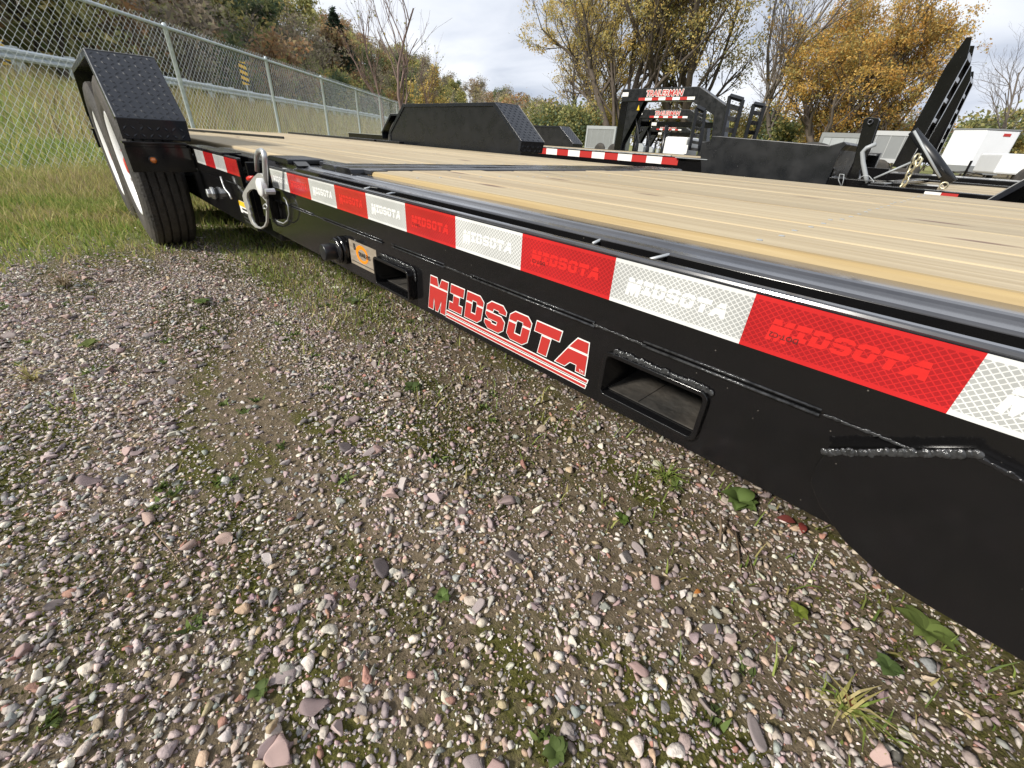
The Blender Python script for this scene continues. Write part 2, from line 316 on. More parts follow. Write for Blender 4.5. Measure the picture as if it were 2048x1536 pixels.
def npmesh(name, V, F, k, col=None):
    me = bpy.data.meshes.new(name); V = np.ascontiguousarray(V, dtype=np.float32); F = np.ascontiguousarray(F, dtype=np.int32)
    me.vertices.add(len(V)); me.vertices.foreach_set('co', V.ravel()); me.loops.add(F.size); me.loops.foreach_set('vertex_index', F.ravel())
    me.polygons.add(len(F)); me.polygons.foreach_set('loop_start', np.arange(0, F.size, k, dtype=np.int32))
    try: me.polygons.foreach_set('loop_total', np.full(len(F), k, dtype=np.int32))
    except Exception: pass
    if col is not None:
        a = me.color_attributes.new('Col', 'FLOAT_COLOR', 'POINT'); c = np.ones((len(V), 4), np.float32); c[:, :3] = col; a.data.foreach_set('color', c.ravel())
    me.update(calc_edges=True); me.validate(); return me

def groundmat():
    M = bpy.data.materials.new('soil_moss'); M.use_nodes = True; t = M.node_tree; n = t.nodes; l = t.links; b = n['Principled BSDF']; b.inputs['Roughness'].default_value = 0.95; b.inputs['Specular IOR Level'].default_value = 0.15
    tcn = n.new('ShaderNodeTexCoord')
    def nz(s, d=6, r=0.6, off=(0, 0, 0), scl=(1, 1, 1)):
        mpn = n.new('ShaderNodeMapping'); mpn.inputs['Location'].default_value = off; mpn.inputs['Scale'].default_value = scl; l.new(tcn.outputs['Object'], mpn.inputs[0])
        q = n.new('ShaderNodeTexNoise'); q.inputs['Scale'].default_value = s; q.inputs['Detail'].default_value = d; q.inputs['Roughness'].default_value = r; l.new(mpn.outputs[0], q.inputs['Vector']); return q.outputs[0]
    def ramp(src, a, b_):
        q = n.new('ShaderNodeMapRange'); q.inputs[1].default_value = a; q.inputs[2].default_value = b_; l.new(src, q.inputs[0]); return q.outputs[0]
    def mix(f, a, b_):
        q = n.new('ShaderNodeMix'); q.data_type = 'RGBA'; l.new(f, q.inputs['Factor'])
        for i, v in ((6, a), (7, b_)):
            if isinstance(v, tuple): q.inputs[i].default_value = (*v, 1)
            else: l.new(v, q.inputs[i])
        return q.outputs[2]
    soil = mix(ramp(nz(55, 8, 0.7), 0.35, 0.65), (0.09, 0.07, 0.043), (0.21, 0.165, 0.11))
    moss = mix(ramp(nz(220, 4), 0.35, 0.65), (0.05, 0.05, 0.012), (0.12, 0.115, 0.03))
    c = mix(ramp(nz(5.0, 7, 0.65, scl=(0.38, 1.25, 1)), 0.495, 0.59), soil, moss)
    # lawn and verge away from the gravel lot
    s = n.new('ShaderNodeSeparateXYZ'); l.new(tcn.outputs['Object'], s.inputs[0])
    mrx = n.new('ShaderNodeMapRange'); mrx.inputs[1].default_value = -1.2; mrx.inputs[2].default_value = -2.1; l.new(s.outputs[0], mrx.inputs[0])
    tan = mix(ramp(nz(0.9, 5), 0.4, 0.62), (0.13, 0.17, 0.045), (0.30, 0.26, 0.12))
    c = mix(mrx.outputs[0], c, tan); l.new(c, b.inputs['Base Color'])
    bn = n.new('ShaderNodeBump'); bn.inputs['Strength'].default_value = 0.8; bn.inputs['Distance'].default_value = 0.01; l.new(nz(110, 6, 0.7), bn.inputs['Height']); l.new(bn.outputs[0], b.inputs['Normal']); return M
GROUND = groundmat()
ground = link_mesh('ground', npmesh('ground', np.stack([gx, gy, gz], -1).reshape(-1, 3), fc, 4), GROUND, smooth=True)
tag(ground, 'soil, moss and grass ground of the gravel lot and hillside', None, kind='structure')

# road on the bank behind the fence
mb = MB(); ts = np.linspace(-60, 320, 77); prev = None
rv = []; rf = []
for i, t_ in enumerate(ts):
    for s_, dz in ((9.9, 0.02), (12.9, 0.06), (16.2, 0.02)):
        p = frompt(t_, s_); rv.append((p[0], p[1], 1.35+0.03+dz))
    if i: rf += [((i-1)*3, (i-1)*3+1, i*3+1, i*3), ((i-1)*3+1, (i-1)*3+2, i*3+2, i*3+1)]
mb.add(rv, rf); road = obj('road', mb, ROADM, smooth=True); tag(road, 'asphalt road along the bank behind the chain link fence', kind='structure')
mb = MB()
for s_ in (12.8, 13.05):
    a = [frompt(-60, s_-0.05), frompt(320, s_-0.05), frompt(320, s_+0.05), frompt(-60, s_+0.05)]
    mb.add([(p[0], p[1], 1.446) for p in a], [(0, 1, 2, 3)])
obj('centre_line', mb, YLINE, road)

# ------------------------------------------------------------------ stones and gravel
def ico(sub):
    bm = bmesh.new(); bmesh.ops.create_icosphere(bm, subdivisions=sub, radius=1.0); bm.verts.ensure_lookup_table()
    v = np.array([q.co[:] for q in bm.verts]); f = np.array([[q.index for q in p.verts] for p in bm.faces]); bm.free(); return v, f
def rock(sub, rg):
    v, f = ico(sub); out = v.copy()
    for _ in range(9):                                     # chop with random planes: angular crushed stone
        nn = rg.normal(size=3); nn /= np.linalg.norm(nn); d = rg.uniform(0.24, 0.66); h = out@nn; out = out-np.outer(np.maximum(h-d, 0), nn)
    ph = rg.uniform(0, 6, 3); out *= (1+0.06*np.sin(3.1*v[:, :1]+ph[0])*np.sin(3.7*v[:, 1:2]+ph[1]))
    return out*np.array([1.0, rg.uniform(0.6, 0.95), rg.uniform(0.32, 0.6)]), f
PAL = np.array([(0.40, 0.355, 0.33), (0.30, 0.25, 0.245), (0.50, 0.46, 0.40), (0.60, 0.57, 0.51), (0.23, 0.19, 0.195), (0.42, 0.32, 0.28), (0.42, 0.33, 0.22), (0.36, 0.19, 0.15), (0.27, 0.27, 0.255), (0.45, 0.40, 0.37), (0.12, 0.105, 0.105), (0.30, 0.32, 0.305), (0.36, 0.27, 0.265)])*np.array([1.17, 1.14, 1.10])
PW = np.array([16, 14, 12, 8, 10, 9, 7, 3, 6, 12, 4, 3.0, 9]); PW /= PW.sum()
def pal(n):
    c = PAL[rng.choice(len(PAL), n, p=PW)]*rng.uniform(0.75, 1.2, (n, 1)); return np.clip(c*rng.uniform(0.94, 1.06, (n, 3)), 0.02, 0.8)
def nfield(x, y, sc_, off):
    return np.array([mnoise.noise((a*sc_+off, b*sc_-off, off)) for a, b in zip(x, y)])
def rotm(n, tilt):
    a = rng.uniform(0, 2*np.pi, n); tx = rng.normal(0, tilt, n); ty = rng.normal(0, tilt, n)
    Z = np.zeros((n, 3, 3)); ca, sa = np.cos(a), np.sin(a); Z[:, 0, 0] = ca; Z[:, 0, 1] = -sa; Z[:, 1, 0] = sa; Z[:, 1, 1] = ca; Z[:, 2, 2] = 1
    X = np.zeros((n, 3, 3)); X[:, 0, 0] = 1; X[:, 1, 1] = np.cos(tx); X[:, 1, 2] = -np.sin(tx); X[:, 2, 1] = np.sin(tx); X[:, 2, 2] = np.cos(tx)
    Y = np.zeros((n, 3, 3)); Y[:, 1, 1] = 1; Y[:, 0, 0] = np.cos(ty); Y[:, 0, 2] = np.sin(ty); Y[:, 2, 0] = -np.sin(ty); Y[:, 2, 2] = np.cos(ty)
    return Y@X@Z
def scatter(n, dens_mul=1.0):
    """points in the part of the lot that the picture shows, plus a margin, thinned where soil and moss lie bare"""
    P = []
    tot = 0
    while tot < n:
        k = 20000; x = rng.uniform(-2.1, 2.1, k); y = rng.uniform(-1.8, 0.8, k)
        keep = rng.random(k) < np.clip(1-(-0.86-y)/0.5, 0.12, 1)*np.clip(1-(y-0.3)/0.3, 0.1, 1)*np.clip(1-(x-1.75)/0.3, 0.15, 1)
        bare = nfield(x*0.4, y*1.3, 2.3, 3.1)+0.45*nfield(x*0.6, y, 6.5, 8.2)
        pk = np.clip(0.86-1.0*bare+0.35*sstep(-0.2, -0.5, y-0.25*(x-0.4)), 0.12, 1.0)
        pk *= 1-0.2*sstep(-0.12, 0.1, y)*(x > -1.5)         # beneath the trailer and along its edge the soil shows
        pk *= 1-0.35*np.exp(-((y+0.17+0.1*np.sin(x*2))/0.07)**2)
        pk *= 1-sstep(-1.1, -2.0, x+0.35*np.sin(y*4))*0.93
        keep &= rng.random(k) < pk
        P.append(np.stack([x[keep], y[keep]], -1)); tot += keep.sum()
    return np.concatenate(P)[:n]
def gravel(name, n, sub, size, nvar, tilt):
    P = scatter(n); rg = np.random.default_rng(n); V = []; F = []; Cc = []; o = 0; which = rng.integers(0, nvar, n); cs = pal(n); S = size(n)
    Rm = rotm(n, tilt); zz = height(P[:, 0], P[:, 1])
    for k in range(nvar):
        v, f = rock(sub, rg); ii = np.where(which == k)[0]
        W = np.einsum('nij,vj->nvi', Rm[ii], v)*S[ii, None, None]; W[:, :, 0] += P[ii, 0, None]; W[:, :, 1] += P[ii, 1, None]; W[:, :, 2] += (zz[ii]+S[ii]*rng.uniform(-0.08, 0.34, len(ii)))[:, None]
        V.append(W.reshape(-1, 3)); F.append((f[None]+(np.arange(len(ii))*len(v))[:, None, None]).reshape(-1, 3)+o); Cc.append(np.repeat(cs[ii], len(v), 0)); o += len(ii)*len(v)
    return link_mesh(name, npmesh(name, np.concatenate(V), np.concatenate(F), 3, np.concatenate(Cc)), STONE)
def ico_oct():
    return np.array([(1, 0, 0), (-1, 0, 0), (0, 1, 0), (0, -1, 0), (0, 0, 1), (0, 0, -1)], float), np.array([(0, 2, 4), (2, 1, 4), (1, 3, 4), (3, 0, 4), (2, 0, 5), (1, 2, 5), (3, 1, 5), (0, 3, 5)])
_ico = ico
def ico(sub): return ico_oct() if sub == 0 else _ico(sub)
grit = gravel('grit', 125000, 0, lambda n: np.clip(rng.lognormal(math.log(0.0034), 0.36, n), 0.0014, 0.0065), 16, 0.4)
tag(grit, 'tiny stone grit filling between the gravel', 'grit', kind='stuff')
gr = gravel('gravel', 46000, 1, lambda n: np.clip(rng.lognormal(math.log(0.0062), 0.36, n), 0.003, 0.0125), 16, 0.3)
tag(gr, 'fine mauve, grey and tan gravel scattered over the lot', 'gravel', kind='stuff')
mid = gravel('coarse_gravel', 6200, 2, lambda n: np.clip(rng.lognormal(math.log(0.0104), 0.28, n), 0.007, 0.0165), 14, 0.3)
tag(mid, 'coarser angular pebbles among the fine gravel', 'gravel', kind='stuff')
# the largest stones, one object each
rg = np.random.default_rng(5); smesh = []
for k in range(14):
    v, f = rock(3, rg); c = pal(1)[0]; me = npmesh('stone', v, f, 3, np.repeat(c[None], len(v), 0)); me.materials.append(STONE); smesh.append(me)
P = scatter(1500); P = P[(P[:, 1] > -1.0) & (P[:, 1] < 0.1)]; P = P[:300]
for i, (x, y) in enumerate(P):
    o = bpy.data.objects.new('stone', smesh[i % 14]); COL.objects.link(o); s_ = random.choice((0.015, 0.016, 0.017, 0.018, 0.020, 0.022, 0.025))*random.uniform(0.9, 1.15)
    o.location = (x, y, float(height(x, y))+s_*0.15); o.rotation_euler = (random.gauss(0, 0.2), random.gauss(0, 0.2), random.uniform(0, 6.3)); o.scale = (s_, s_*random.uniform(0.8, 1.1), s_*random.uniform(0.8, 1.2)); o.parent = ground

# ------------------------------------------------------------------ the black tilt trailer
TR = thing('flatbed_trailer', (0, 1.0, 0), 'long black flatbed trailer with pine plank deck and red and white tape along its side', 'trailer')
ZT = 0.505
# side rails
def rails(yb, sgn, x0, x1, nm):
    f = lambda y: yb+sgn*y
    mb = MB(); mb.box(x0, x1, *sorted((f(0), f(0.0125))), 0.4135, 0.4998); obj('rub_rail', mb, BLACK, TR, bevel=0.0015)
    mb = MB(); mb.box(x0+0.001, x1-0.001, *sorted((f(0.0006), f(0.0138))), 0.4992, ZT+0.0005); obj('rub_rail_cap', mb, RAILM, TR, bevel=0.0035)
    prof = [(0.078, 0.425), (0.078, 0.4985), (0.081, 0.5008), (0.097, 0.5018), (0.102, 0.5035), (0.106, 0.506), (0.112, 0.507), (0.152, 0.507), (0.152, 0.425)]
    mb = MB(); mb.prism([(x0, f(y), z) for y, z in prof], (x1-x0, 0, 0)); obj('edge_rail', mb, RAILM, TR, bevel=0.0022)
    mb = MB(); mb.box(x0+0.01, x1-0.01, *sorted((f(0.0142), f(0.0775))), 0.420, 0.426); obj('rail_web', mb, SATIN, TR)
    mb = MB(); mb.box(x0+0.002, x1-0.002, *sorted((f(0.0762), f(0.0779))), 0.4265, 0.4978); obj('rail_face', mb, BLACK, TR)
rails(0.0, 1, 0.0, 4.2, 'near'); rails(2.05, -1, 0.0, 4.2, 'far'); rails(0.0, 1, -1.06, -0.335, 'tail'); rails(2.05, -1, -5.9, -0.3, 'tail far'); rails(0.0, 1, -4.6, -3.05, 'tail rear')
# side beam with rounded fork pockets
PK = [(0.637, 0.776, 0.3215, 0.381), (1.228, 1.362, 0.3245, 0.387)]
ZB = 0.309
outer = [(-0.10, ZB), (4.2, ZB), (4.2, 0.413), (-0.10, 0.413)]
shape2d('side_beam', [outer]+[rrect(a+0.004, b-0.004, c+0.004, d-0.004, 0.006) for a, b, c, d in PK], side(0.0085), BLACK, TR, thick=0.012)
mb = MB(); mb.box(-0.1, 4.2, 0.0152, 0.09, ZB, ZB+0.008); mb.box(-0.1, 4.2, 0.0905, 0.1, ZB, 0.43); obj('beam_flange', mb, SATIN, TR)
mb = MB(); mb.box(-4.6, 4.2, 1.95, 2.045, ZB, 0.412); obj('far_beam', mb, SATIN, TR)
POCK = mat('pocket_steel', (0.05, 0.048, 0.044), 0.6, var=0.6, vscale=30, bump=0.3, bscale=60, dust_sheen=0.5)
for a, b, c, d in PK:
    cu = bpy.data.curves.new('p', 'CURVE'); cu.dimensions = '2D'; cu.fill_mode = 'BOTH'; cu.extrude = 1.02; cu.bevel_depth = 0.0012
    for pp in (rrect(a, b, c, d, 0.010), rrect(a+0.0032, b-0.0032, c+0.0032, d-0.0032, 0.0065)):
        s = cu.splines.new('POLY'); s.points.add(len(pp)-1); s.use_cyclic_u = True
        for q, (x, y) in zip(s.points, pp): q.co = (x, y, 0, 1)
    link_mesh('fork_pocket', curve_mesh(cu, lambda u, v, w_: (u, (1.0175 if a > 1 else 1.007)-w_, v), 'fork_pocket'), [BLACK], TR)
    mb = MB(); mb.box(a+0.0055, b-0.0055, 0.012, 1.9, c+0.0052, c+0.0068); mb.box(a+0.05, a+0.0515, 0.012, 1.9, c+0.0069, c+0.0078); obj('pocket_floor', mb, POCK, TR)
_bv, _bf = ico(2)
def bead(path, r, n_, parent=TR, name='weld_bead', jit=0.35, flat=0.36, m_=None):
    """weld laid as overlapping uneven scales along the path"""
    mb = MB(); P = [np.array(p, float) for p in path]; seg = np.cumsum([0]+[np.linalg.norm(P[i+1]-P[i]) for i in range(len(P)-1)])
    for i in range(n_+1):
        d = seg[-1]*(i+random.uniform(-0.3, 0.3)*(0 < i < n_))/n_; k = min(max(np.searchsorted(seg, d, 'right')-1, 0), len(P)-2); q = P[k]+(P[k+1]-P[k])*((d-seg[k])/(seg[k+1]-seg[k])); t_ = P[k+1]-P[k]; t_ /= np.linalg.norm(t_)
        t_ = t_+np.array([random.gauss(0, 0.25), 0, random.gauss(0, 0.25)]); t_ /= np.linalg.norm(t_); b_ = np.cross(t_, (0, 1, 0)); b_ /= np.linalg.norm(b_)
        q = q+np.array([0, 0, random.gauss(0, r*0.13)]); rl, rb, ry = seg[-1]/n_*random.uniform(0.85, 1.6), r*random.uniform(0.65, 1.15), r*flat*random.uniform(0.7, 1.3)
        mb.add([q+t_*v[0]*rl+b_*v[2]*rb+np.array([0, v[1]*ry, 0]) for v in _bv], [tuple(x) for x in _bf])
    return obj(name, mb, m_ or WELDB, parent, smooth=True)
for a, b, c, d in PK:
    bead([(a+0.012, 0.0005, d+0.0035), (b-0.004, 0.0005, d+0.0035)]+([(b+0.003, 0.0, d-0.002), (b+0.004, 0.0, d-0.016)] if a < 1 else [(b+0.001, 0.0005, d+0.002)]), 0.0040, 46)
# stitch welds and the seam strip between rub rail and beam
seams = [(0.02, 0.30), (0.36, 0.66), (0.70, 0.88), (0.955, 1.205), (1.275, 1.455)]
for a, b in seams:
    mb = MB(); mb.tube([(a, -0.0004, 0.4112), (b, -0.0004, 0.4112)], 0.0017, 8); mb.tube([(a, -0.0006, 0.4168), (b, -0.0006, 0.4168)], 0.0013, 8); obj('seam_strip', mb, WELDB, TR, smooth=True)  # seam's bright sky highlight is painted by the silver strips
for a, b in [(-0.05, 0.02), (0.30, 0.36), (0.88, 0.955), (1.205, 1.275), (1.46, 1.60)]:
    bead([(a, -0.0005, 0.4135), (b, -0.0005, 0.4125)], 0.0016, int((b-a)*330), jit=0.6)
# reinforcing gusset plate low on the side
gp = [at(x, y, y=-0.012) for x, y in ((1652, 908), (1632, 935), (1622, 965), (1640, 1010), (1690, 1082), (1722, 1112), (1772, 1158), (1830, 1195), (2048, 1322), (2300, 1480))]
gpoly = [(p[0], p[2]) for p in gp]+[(1.95, gp[-1][2]), (1.95, 0.385), (1.80, 0.385), (1.60, 0.381)]
g1_ = at(1945, 912, y=-0.012); g2_ = at(2048, 965, y=-0.012)
gpoly = [(p[0], p[2]) for p in gp]+[(2.2, gp[-1][2]), (2.2, g2_[2]-0.03), (g2_[0], g2_[2]), (g1_[0], g1_[2])]
shape2d('gusset_plate', [gpoly], side(-0.0045), BLACK, TR, thick=0.013, bev=0.001)
g0 = at(1650, 908, y=-0.012)
bead([(g0[0]-0.002, -0.012, g0[2]+0.001), (g1_[0]+0.002, -0.012, g1_[2]+0.003)], 0.0040, 40, jit=0.7)
bead([(g1_[0]+0.004, -0.012, g1_[2]), (g2_[0], -0.012, g2_[2]), (g2_[0]+0.12, -0.012, g2_[2]-0.022)], 0.0022, 44, m_=WELD)
# fine paint chips by the seam, bolt heads on rub rail
# rods and bolts in the gap behind the rub rail
def rod_px(a, b, z, r=0.0022, name='marker_wire', boltend=True):
    p = at(*a, z=z); q = at(*b, z=z)
    mb = MB(); mid_ = (p+q)/2+np.array([0, 0, 0.004]); mb.tube([p, mid_, q], r, 6); o = obj(name, mb, GALV, TR, smooth=True)
    if boltend:
        mb = MB()
        for k in range(3): mb.lathe([(0, 0.004), (0.0035, 0.003), (0.0042, 0), (0.0035, -0.003), (0, -0.004)], q+np.array([0.004*(k-1), -0.001*k, 0.001*k]), (1, 0.3, 0.2), 8)
        obj('bolt', mb, GALV, TR, smooth=True)
rod_px((1186, 487), (1228, 478), 0.494, boltend=False); rod_px((1300, 519), (1372, 513), 0.494); rod_px((762, 392), (806, 388), 0.492); rod_px((728, 378), (765, 376), 0.492, boltend=False); rod_px((548, 339), (590, 341), 0.490)
# tie-down spool
ys = at(683, 500, y=-0.004); sx, sz = ys[0]+0.002, ys[2]
mb = MB(); mb.lathe([(0, -0.012), (0.030, -0.012), (0.033, -0.009), (0.033, 0.002), (0, 0.002)], (sx, 0, sz), (0, 1, 0), 28)
sp = obj('tie_spool', mb, BLACK, TR, smooth=True, bevel=0.001)
mb = MB(); mb.lathe([(0.0, -0.022), (0.024, -0.022), (0.030, -0.019), (0.031, -0.0155), (0.026, -0.0125), (0, -0.0125)], (sx-0.001, 0, sz), (0, 1, 0), 28); obj('spool_flange', mb, WELD, sp, smooth=True)
mb = MB(); mb.lathe([(0, -0.05), (0.017, -0.05), (0.019, -0.048), (0.019, -0.021), (0, -0.021)], (sx-0.002, 0, sz-0.001), (0, 1, 0), 24); obj('spool_stub', mb, SATIN, sp, smooth=True, bevel=0.001)

# reflective tape and its embossed lettering
LET = {
 'M': (1.15, [[(0, .67), (0, 1), (.42, 1), (.56, .67)], [(.62, .67), (.74, 1), (1.15, 1), (1.15, .67)], [(0, -.36), (0, .6), (1.15, .6), (1.15, -.36), (.84, -.36), (.84, .2), (.66, -.36), (.5, -.36), (.32, .2), (.32, -.36)]]),
 'I': (.78, [[(0, .67), (0, 1), (.78, 1), (.78, .67)], [(.22, .6), (.56, .6), (.56, .3), (.78, .3), (.78, 0), (0, 0), (0, .3), (.22, .3)]]),
 'D': (.92, [[(0, .67), (0, 1), (.7, 1), (.92, .84), (.92, .67), (.6, .67), (.57, .76), (.32, .76), (.32, .67)], [(0, .6), (.32, .6), (.32, .26), (.6, .26), (.6, .6), (.92, .6), (.92, .16), (.72, 0), (0, 0)]]),
 'S': (.96, [[(0, .67), (0, .84), (.2, 1), (.76, 1), (.96, .84), (.96, .72), (.64, .72), (.61, .78), (.34, .78), (.32, .67)], [(0, .6), (.76, .6), (.96, .46), (.96, .16), (.76, 0), (.2, 0), (0, .16), (0, .28), (.32, .28), (.34, .22), (.62, .22), (.64, .37), (.16, .37), (0, .48)]]),
 'O': (.96, [[(0, .67), (0, .84), (.2, 1), (.76, 1), (.96, .84), (.96, .67), (.64, .67), (.62, .76), (.34, .76), (.32, .67)], [(0, .6), (.32, .6), (.32, .26), (.64, .26), (.64, .6), (.96, .6), (.96, .16), (.76, 0), (.2, 0), (0, .16)]]),
 'T': (1.0, [[(0, .67), (0, 1), (1.0, 1), (1.0, .67)], [(.33, .6), (.68, .6), (.68, 0), (.33, 0)]]),
 'A': (1.12, [[(.33, .67), (.52, 1), (.9, 1), (.98, .67)], [(0, 0), (.3, .6), (1.0, .6), (1.12, 0), (.8, 0), (.76, .2), (.5, .2), (.36, 0)]])}
def logo(x0, zb, unit, shear, stripes=True, gap=0.12):
    P = []; x = 0
    for i, ch in enumerate('MIDSOTA'):
        wd, polys = LET[ch]
        for pl in polys: P.append([(x0+(x+a+shear*b_)*unit, zb+b_*unit) for a, b_ in pl])
        x += wd+(gap if ch != 'T' else gap-0.12)
    if stripes:
        for v0, v1 in ((-.21, -.12), (-.39, -.30)): P.append([(x0+(a+shear*b_)*unit, zb+b_*unit) for a, b_ in ((1.24, v0), (1.24, v1), (x-0.05, v1), (x-0.05, v0))])
    return P
SEG = 0.1524
k = 0; xs = [0.012]+[SEG*i for i in range(1, 28)]
for i in range(27):
    a, b = xs[i], xs[i+1]; white = i % 2 == 0
    mb = MB(); mb.add([(a, -0.0006, 0.4503), (b, -0.0006, 0.4503), (b, -0.0006, 0.500), (a, -0.0006, 0.500), (a, 0.0002, 0.4503), (b, 0.0002, 0.4503), (b, 0.0002, 0.5), (a, 0.0002, 0.5)], [(0, 1, 2, 3), (0, 4, 5, 1), (3, 2, 6, 7), (0, 3, 7, 4), (1, 5, 6, 2)])
    tp = obj('reflective_tape', mb, TAPEW if white else TAPER, TR); tp['label'] = ('white' if white else 'red')+' reflective tape section'
    if i < 14:
        shape2d('embossed_lettering', logo(a+0.020, 0.4685, 0.0150, 0.12, False), side(-0.0008), EMBW if white else EMBR, tp)
        if not white and i > 4:
            text2d('small_print', 'DOT-C2', 0.0066, lambda u, v, w_: (a+0.046-u, -0.0012, 0.4712-v), BLKP, tp)
for i in range(4):
    a = -1.012+0.168*i; b = a+0.168; white = i % 2 == 0
    mb = MB(); mb.add([(a, -0.0006, 0.4465), (b, -0.0006, 0.4465), (b, -0.0006, 0.4985), (a, -0.0006, 0.4985), (a, 0.0002, 0.4465), (b, 0.0002, 0.4465), (b, 0.0002, 0.4985), (a, 0.0002, 0.4985)], [(0, 1, 2, 3), (0, 4, 5, 1), (3, 2, 6, 7), (0, 3, 7, 4), (1, 5, 6, 2)])
    obj('reflective_tape', mb, TAPEW if white else TAPER, TR)['label'] = ('white' if white else 'red')+' reflective tape section on the tail'
# big logo decal: white backing, red letters
lp = logo(0.824, 0.3385, 0.0472, 0.20, gap=0.20)
dec = shape2d('logo_decal', lp, side(0.0017), WHITEP, TR, offset=0.0015); dec['label'] = 'red MIDSOTA logo decal with white outline'
shape2d('logo_lettering', lp, side(0.0010), REDD, dec)
text2d('small_print', 'TM', 0.006, lambda u, v, w_: (1.190+u, 0.0008, 0.340+v), WHITEP, dec)
# dealer sticker
a, b = at(697, 478, y=0.002), at(755, 552, y=0.002); x0, x1, z1_, z0_ = 0.492, 0.624, 0.389, 0.334
mb = MB(); mb.box(x0, x1, 0.0012, 0.003, z0_, z1_); st = obj('dealer_sticker', mb, STKR, TR)
ring = [(x0+0.062+0.030*math.cos(R(q)), z0_+0.031+0.020*math.sin(R(q))) for q in range(0, 360, 10)]; ring2 = [(x0+0.064+0.021*math.cos(R(q)), z0_+0.030+0.0125*math.sin(R(q))) for q in range(0, 360, 10)]
shape2d('sticker_ring', [ring, ring2], side(0.0009), ORANGE, st)
text2d('sticker_text', 'TRAILERS', 0.013, lambda u, v, w_: (x0+0.045+u*1.05, 0.0005, z0_+0.026+v), BLKP, st, offset=0.0003)
text2d('sticker_text', 'B', 0.02, lambda u, v, w_: (x0+0.022+u, 0.0005, z0_+0.036+v), BLKP, st, offset=0.0006)
mb = MB(); mb.box(x0+0.006, x1-0.006, 0.0006, 0.0012, z0_+0.007, z0_+0.0085); obj('sticker_line', mb, BLKP, st)

# planks of both decks
def deck(x0, x1, gold=True, y0=0.155, y1=1.895, n_=13, zt=0.5155):
    mb = MB()
    for x in np.arange(x0+0.2, x1, 0.4): mb.box(x-0.03, x+0.03, 0.16, 1.9, 0.36, 0.4715)
    scr = MB(); fr = obj('deck_frame', mb, SATIN, TR); wd = (y1-y0)/n_
    for i in range(n_):
        ya = y0+wd*i+0.0021; yb = y0+wd*(i+1)-0.0021; dz = random.uniform(-0.0016, 0.0012) if i else 0
        r = 0.006
        pr = [(ya, 0.472), (ya, zt-0.010+dz), (ya+0.002, zt-0.004+dz), (ya+0.006, zt-0.0006+dz), (ya+0.012, zt+dz), (yb-0.004, zt+dz), (yb-0.001, zt-0.002+dz), (yb, zt-0.006+dz), (yb, 0.472)]
        mb = MB(); mb.prism([(x0, y, z) for y, z in pr], (x1-x0, 0, 0))
        if i == 0 and gold:
            mb.fm = [0]*len(mb.f)
            for q, fa in enumerate(mb.f):
                c = np.mean([mb.v[j] for j in fa], 0)
                if len(fa) == 4 and c[1] < ya+0.010: mb.fm[q] = 1
        obj('plank', mb, [WOOD, WOODG], fr)
        for x in np.arange(x0+0.2, x1, 0.8):
            for yy in (ya+0.03, yb-0.03): scr.lathe([(0.0042, 0.0002), (0.0036, 0.0010), (0, 0.0006)], (x+random.uniform(-.004, .004), yy+random.uniform(-.004, .004), zt+dz), (0, 0, 1), 6)
    so_ = obj('deck_screws', scr, GREYP, fr); so_['kind'] = 'stuff'
xb = float(at(697, 343, z=0.517)[0]); xb = 0.20
deck(xb+0.105, 4.2); deck(-5.8, xb-0.105, False)
# steel strips across the deck at the hinge
for xx, zz in ((xb-0.05, 0.521), (xb+0.05, 0.521)):
    mb = MB(); pr = [(-0.049, 0.47), (-0.049, zz-0.01), (-0.045, zz-0.003), (-0.035, zz), (0.03, zz), (0.042, zz-0.003), (0.048, zz-0.01), (0.048, 0.47)]
    mb.prism([(xx+a, 0.115, z) for a, z in pr], (0, 1.82, 0)); obj('hinge_strip', mb, BLACKT, TR, bevel=0.003)
for yy in (0.34, 1.6):
    mb = MB(); mb.box(-4.5, 4.2, yy, yy+0.1, 0.24, 0.470); obj('sun_block_rail', mb, SATIN, TR)  # added rails that block low sun under the deck
mb = MB(); mb.box(-3.1, -0.75, 0.20, 0.27, 0.13, 0.42); obj('underbody_sun_block', mb, SATIN, TR, bevel=0.01)  # added solid box, keeps sun off the ground under the tail
for xx in (-1.62, -2.46):
    mb = MB(); mb.tube([(xx, -0.05, 0.388), (xx, 2.1, 0.388)], 0.06, 12); obj('axle', mb, SATIN, TR, smooth=True)
# hinge cover lug over the near rail
mb = MB(); mb.prism([(-0.20, 0.06, 0.508), (-0.01, 0.06, 0.508), (-0.01, 0.06, 0.521), (-0.02, 0.06, 0.5235), (-0.18, 0.06, 0.5235), (-0.20, 0.06, 0.519)], (0, 0.11, 0)); obj('hinge_cover', mb, SATIN, TR, bevel=0.003)
mb = MB(); mb.prism([(-0.01, 0.075, 0.5065), (-0.01, 0.075, 0.518), (0.025, 0.075, 0.5065)], (0, 0.04, 0)); obj('hinge_stop', mb, BLACKT, TR, bevel=0.002)
mb = MB(); mb.box(-0.28, 0.33, 0.1535, 0.205, 0.5075, 0.5185); obj('hinge_plate', mb, RAILM, TR, bevel=0.002)
q0, q1 = np.array([-3.97, 0.487]), np.array([-2.55, 0.88]); dn = np.array([0.267, -0.963])*0.02
mb = MB(); mb.prism([(*(q0-dn), 0.517), (*(q1-dn*0.3), 0.517), (*(q1+dn*0.3), 0.517), (*(q0+dn), 0.517)], (0, 0, 0.016)); obj('deck_bar', mb, SATIN, TR, bevel=0.002)
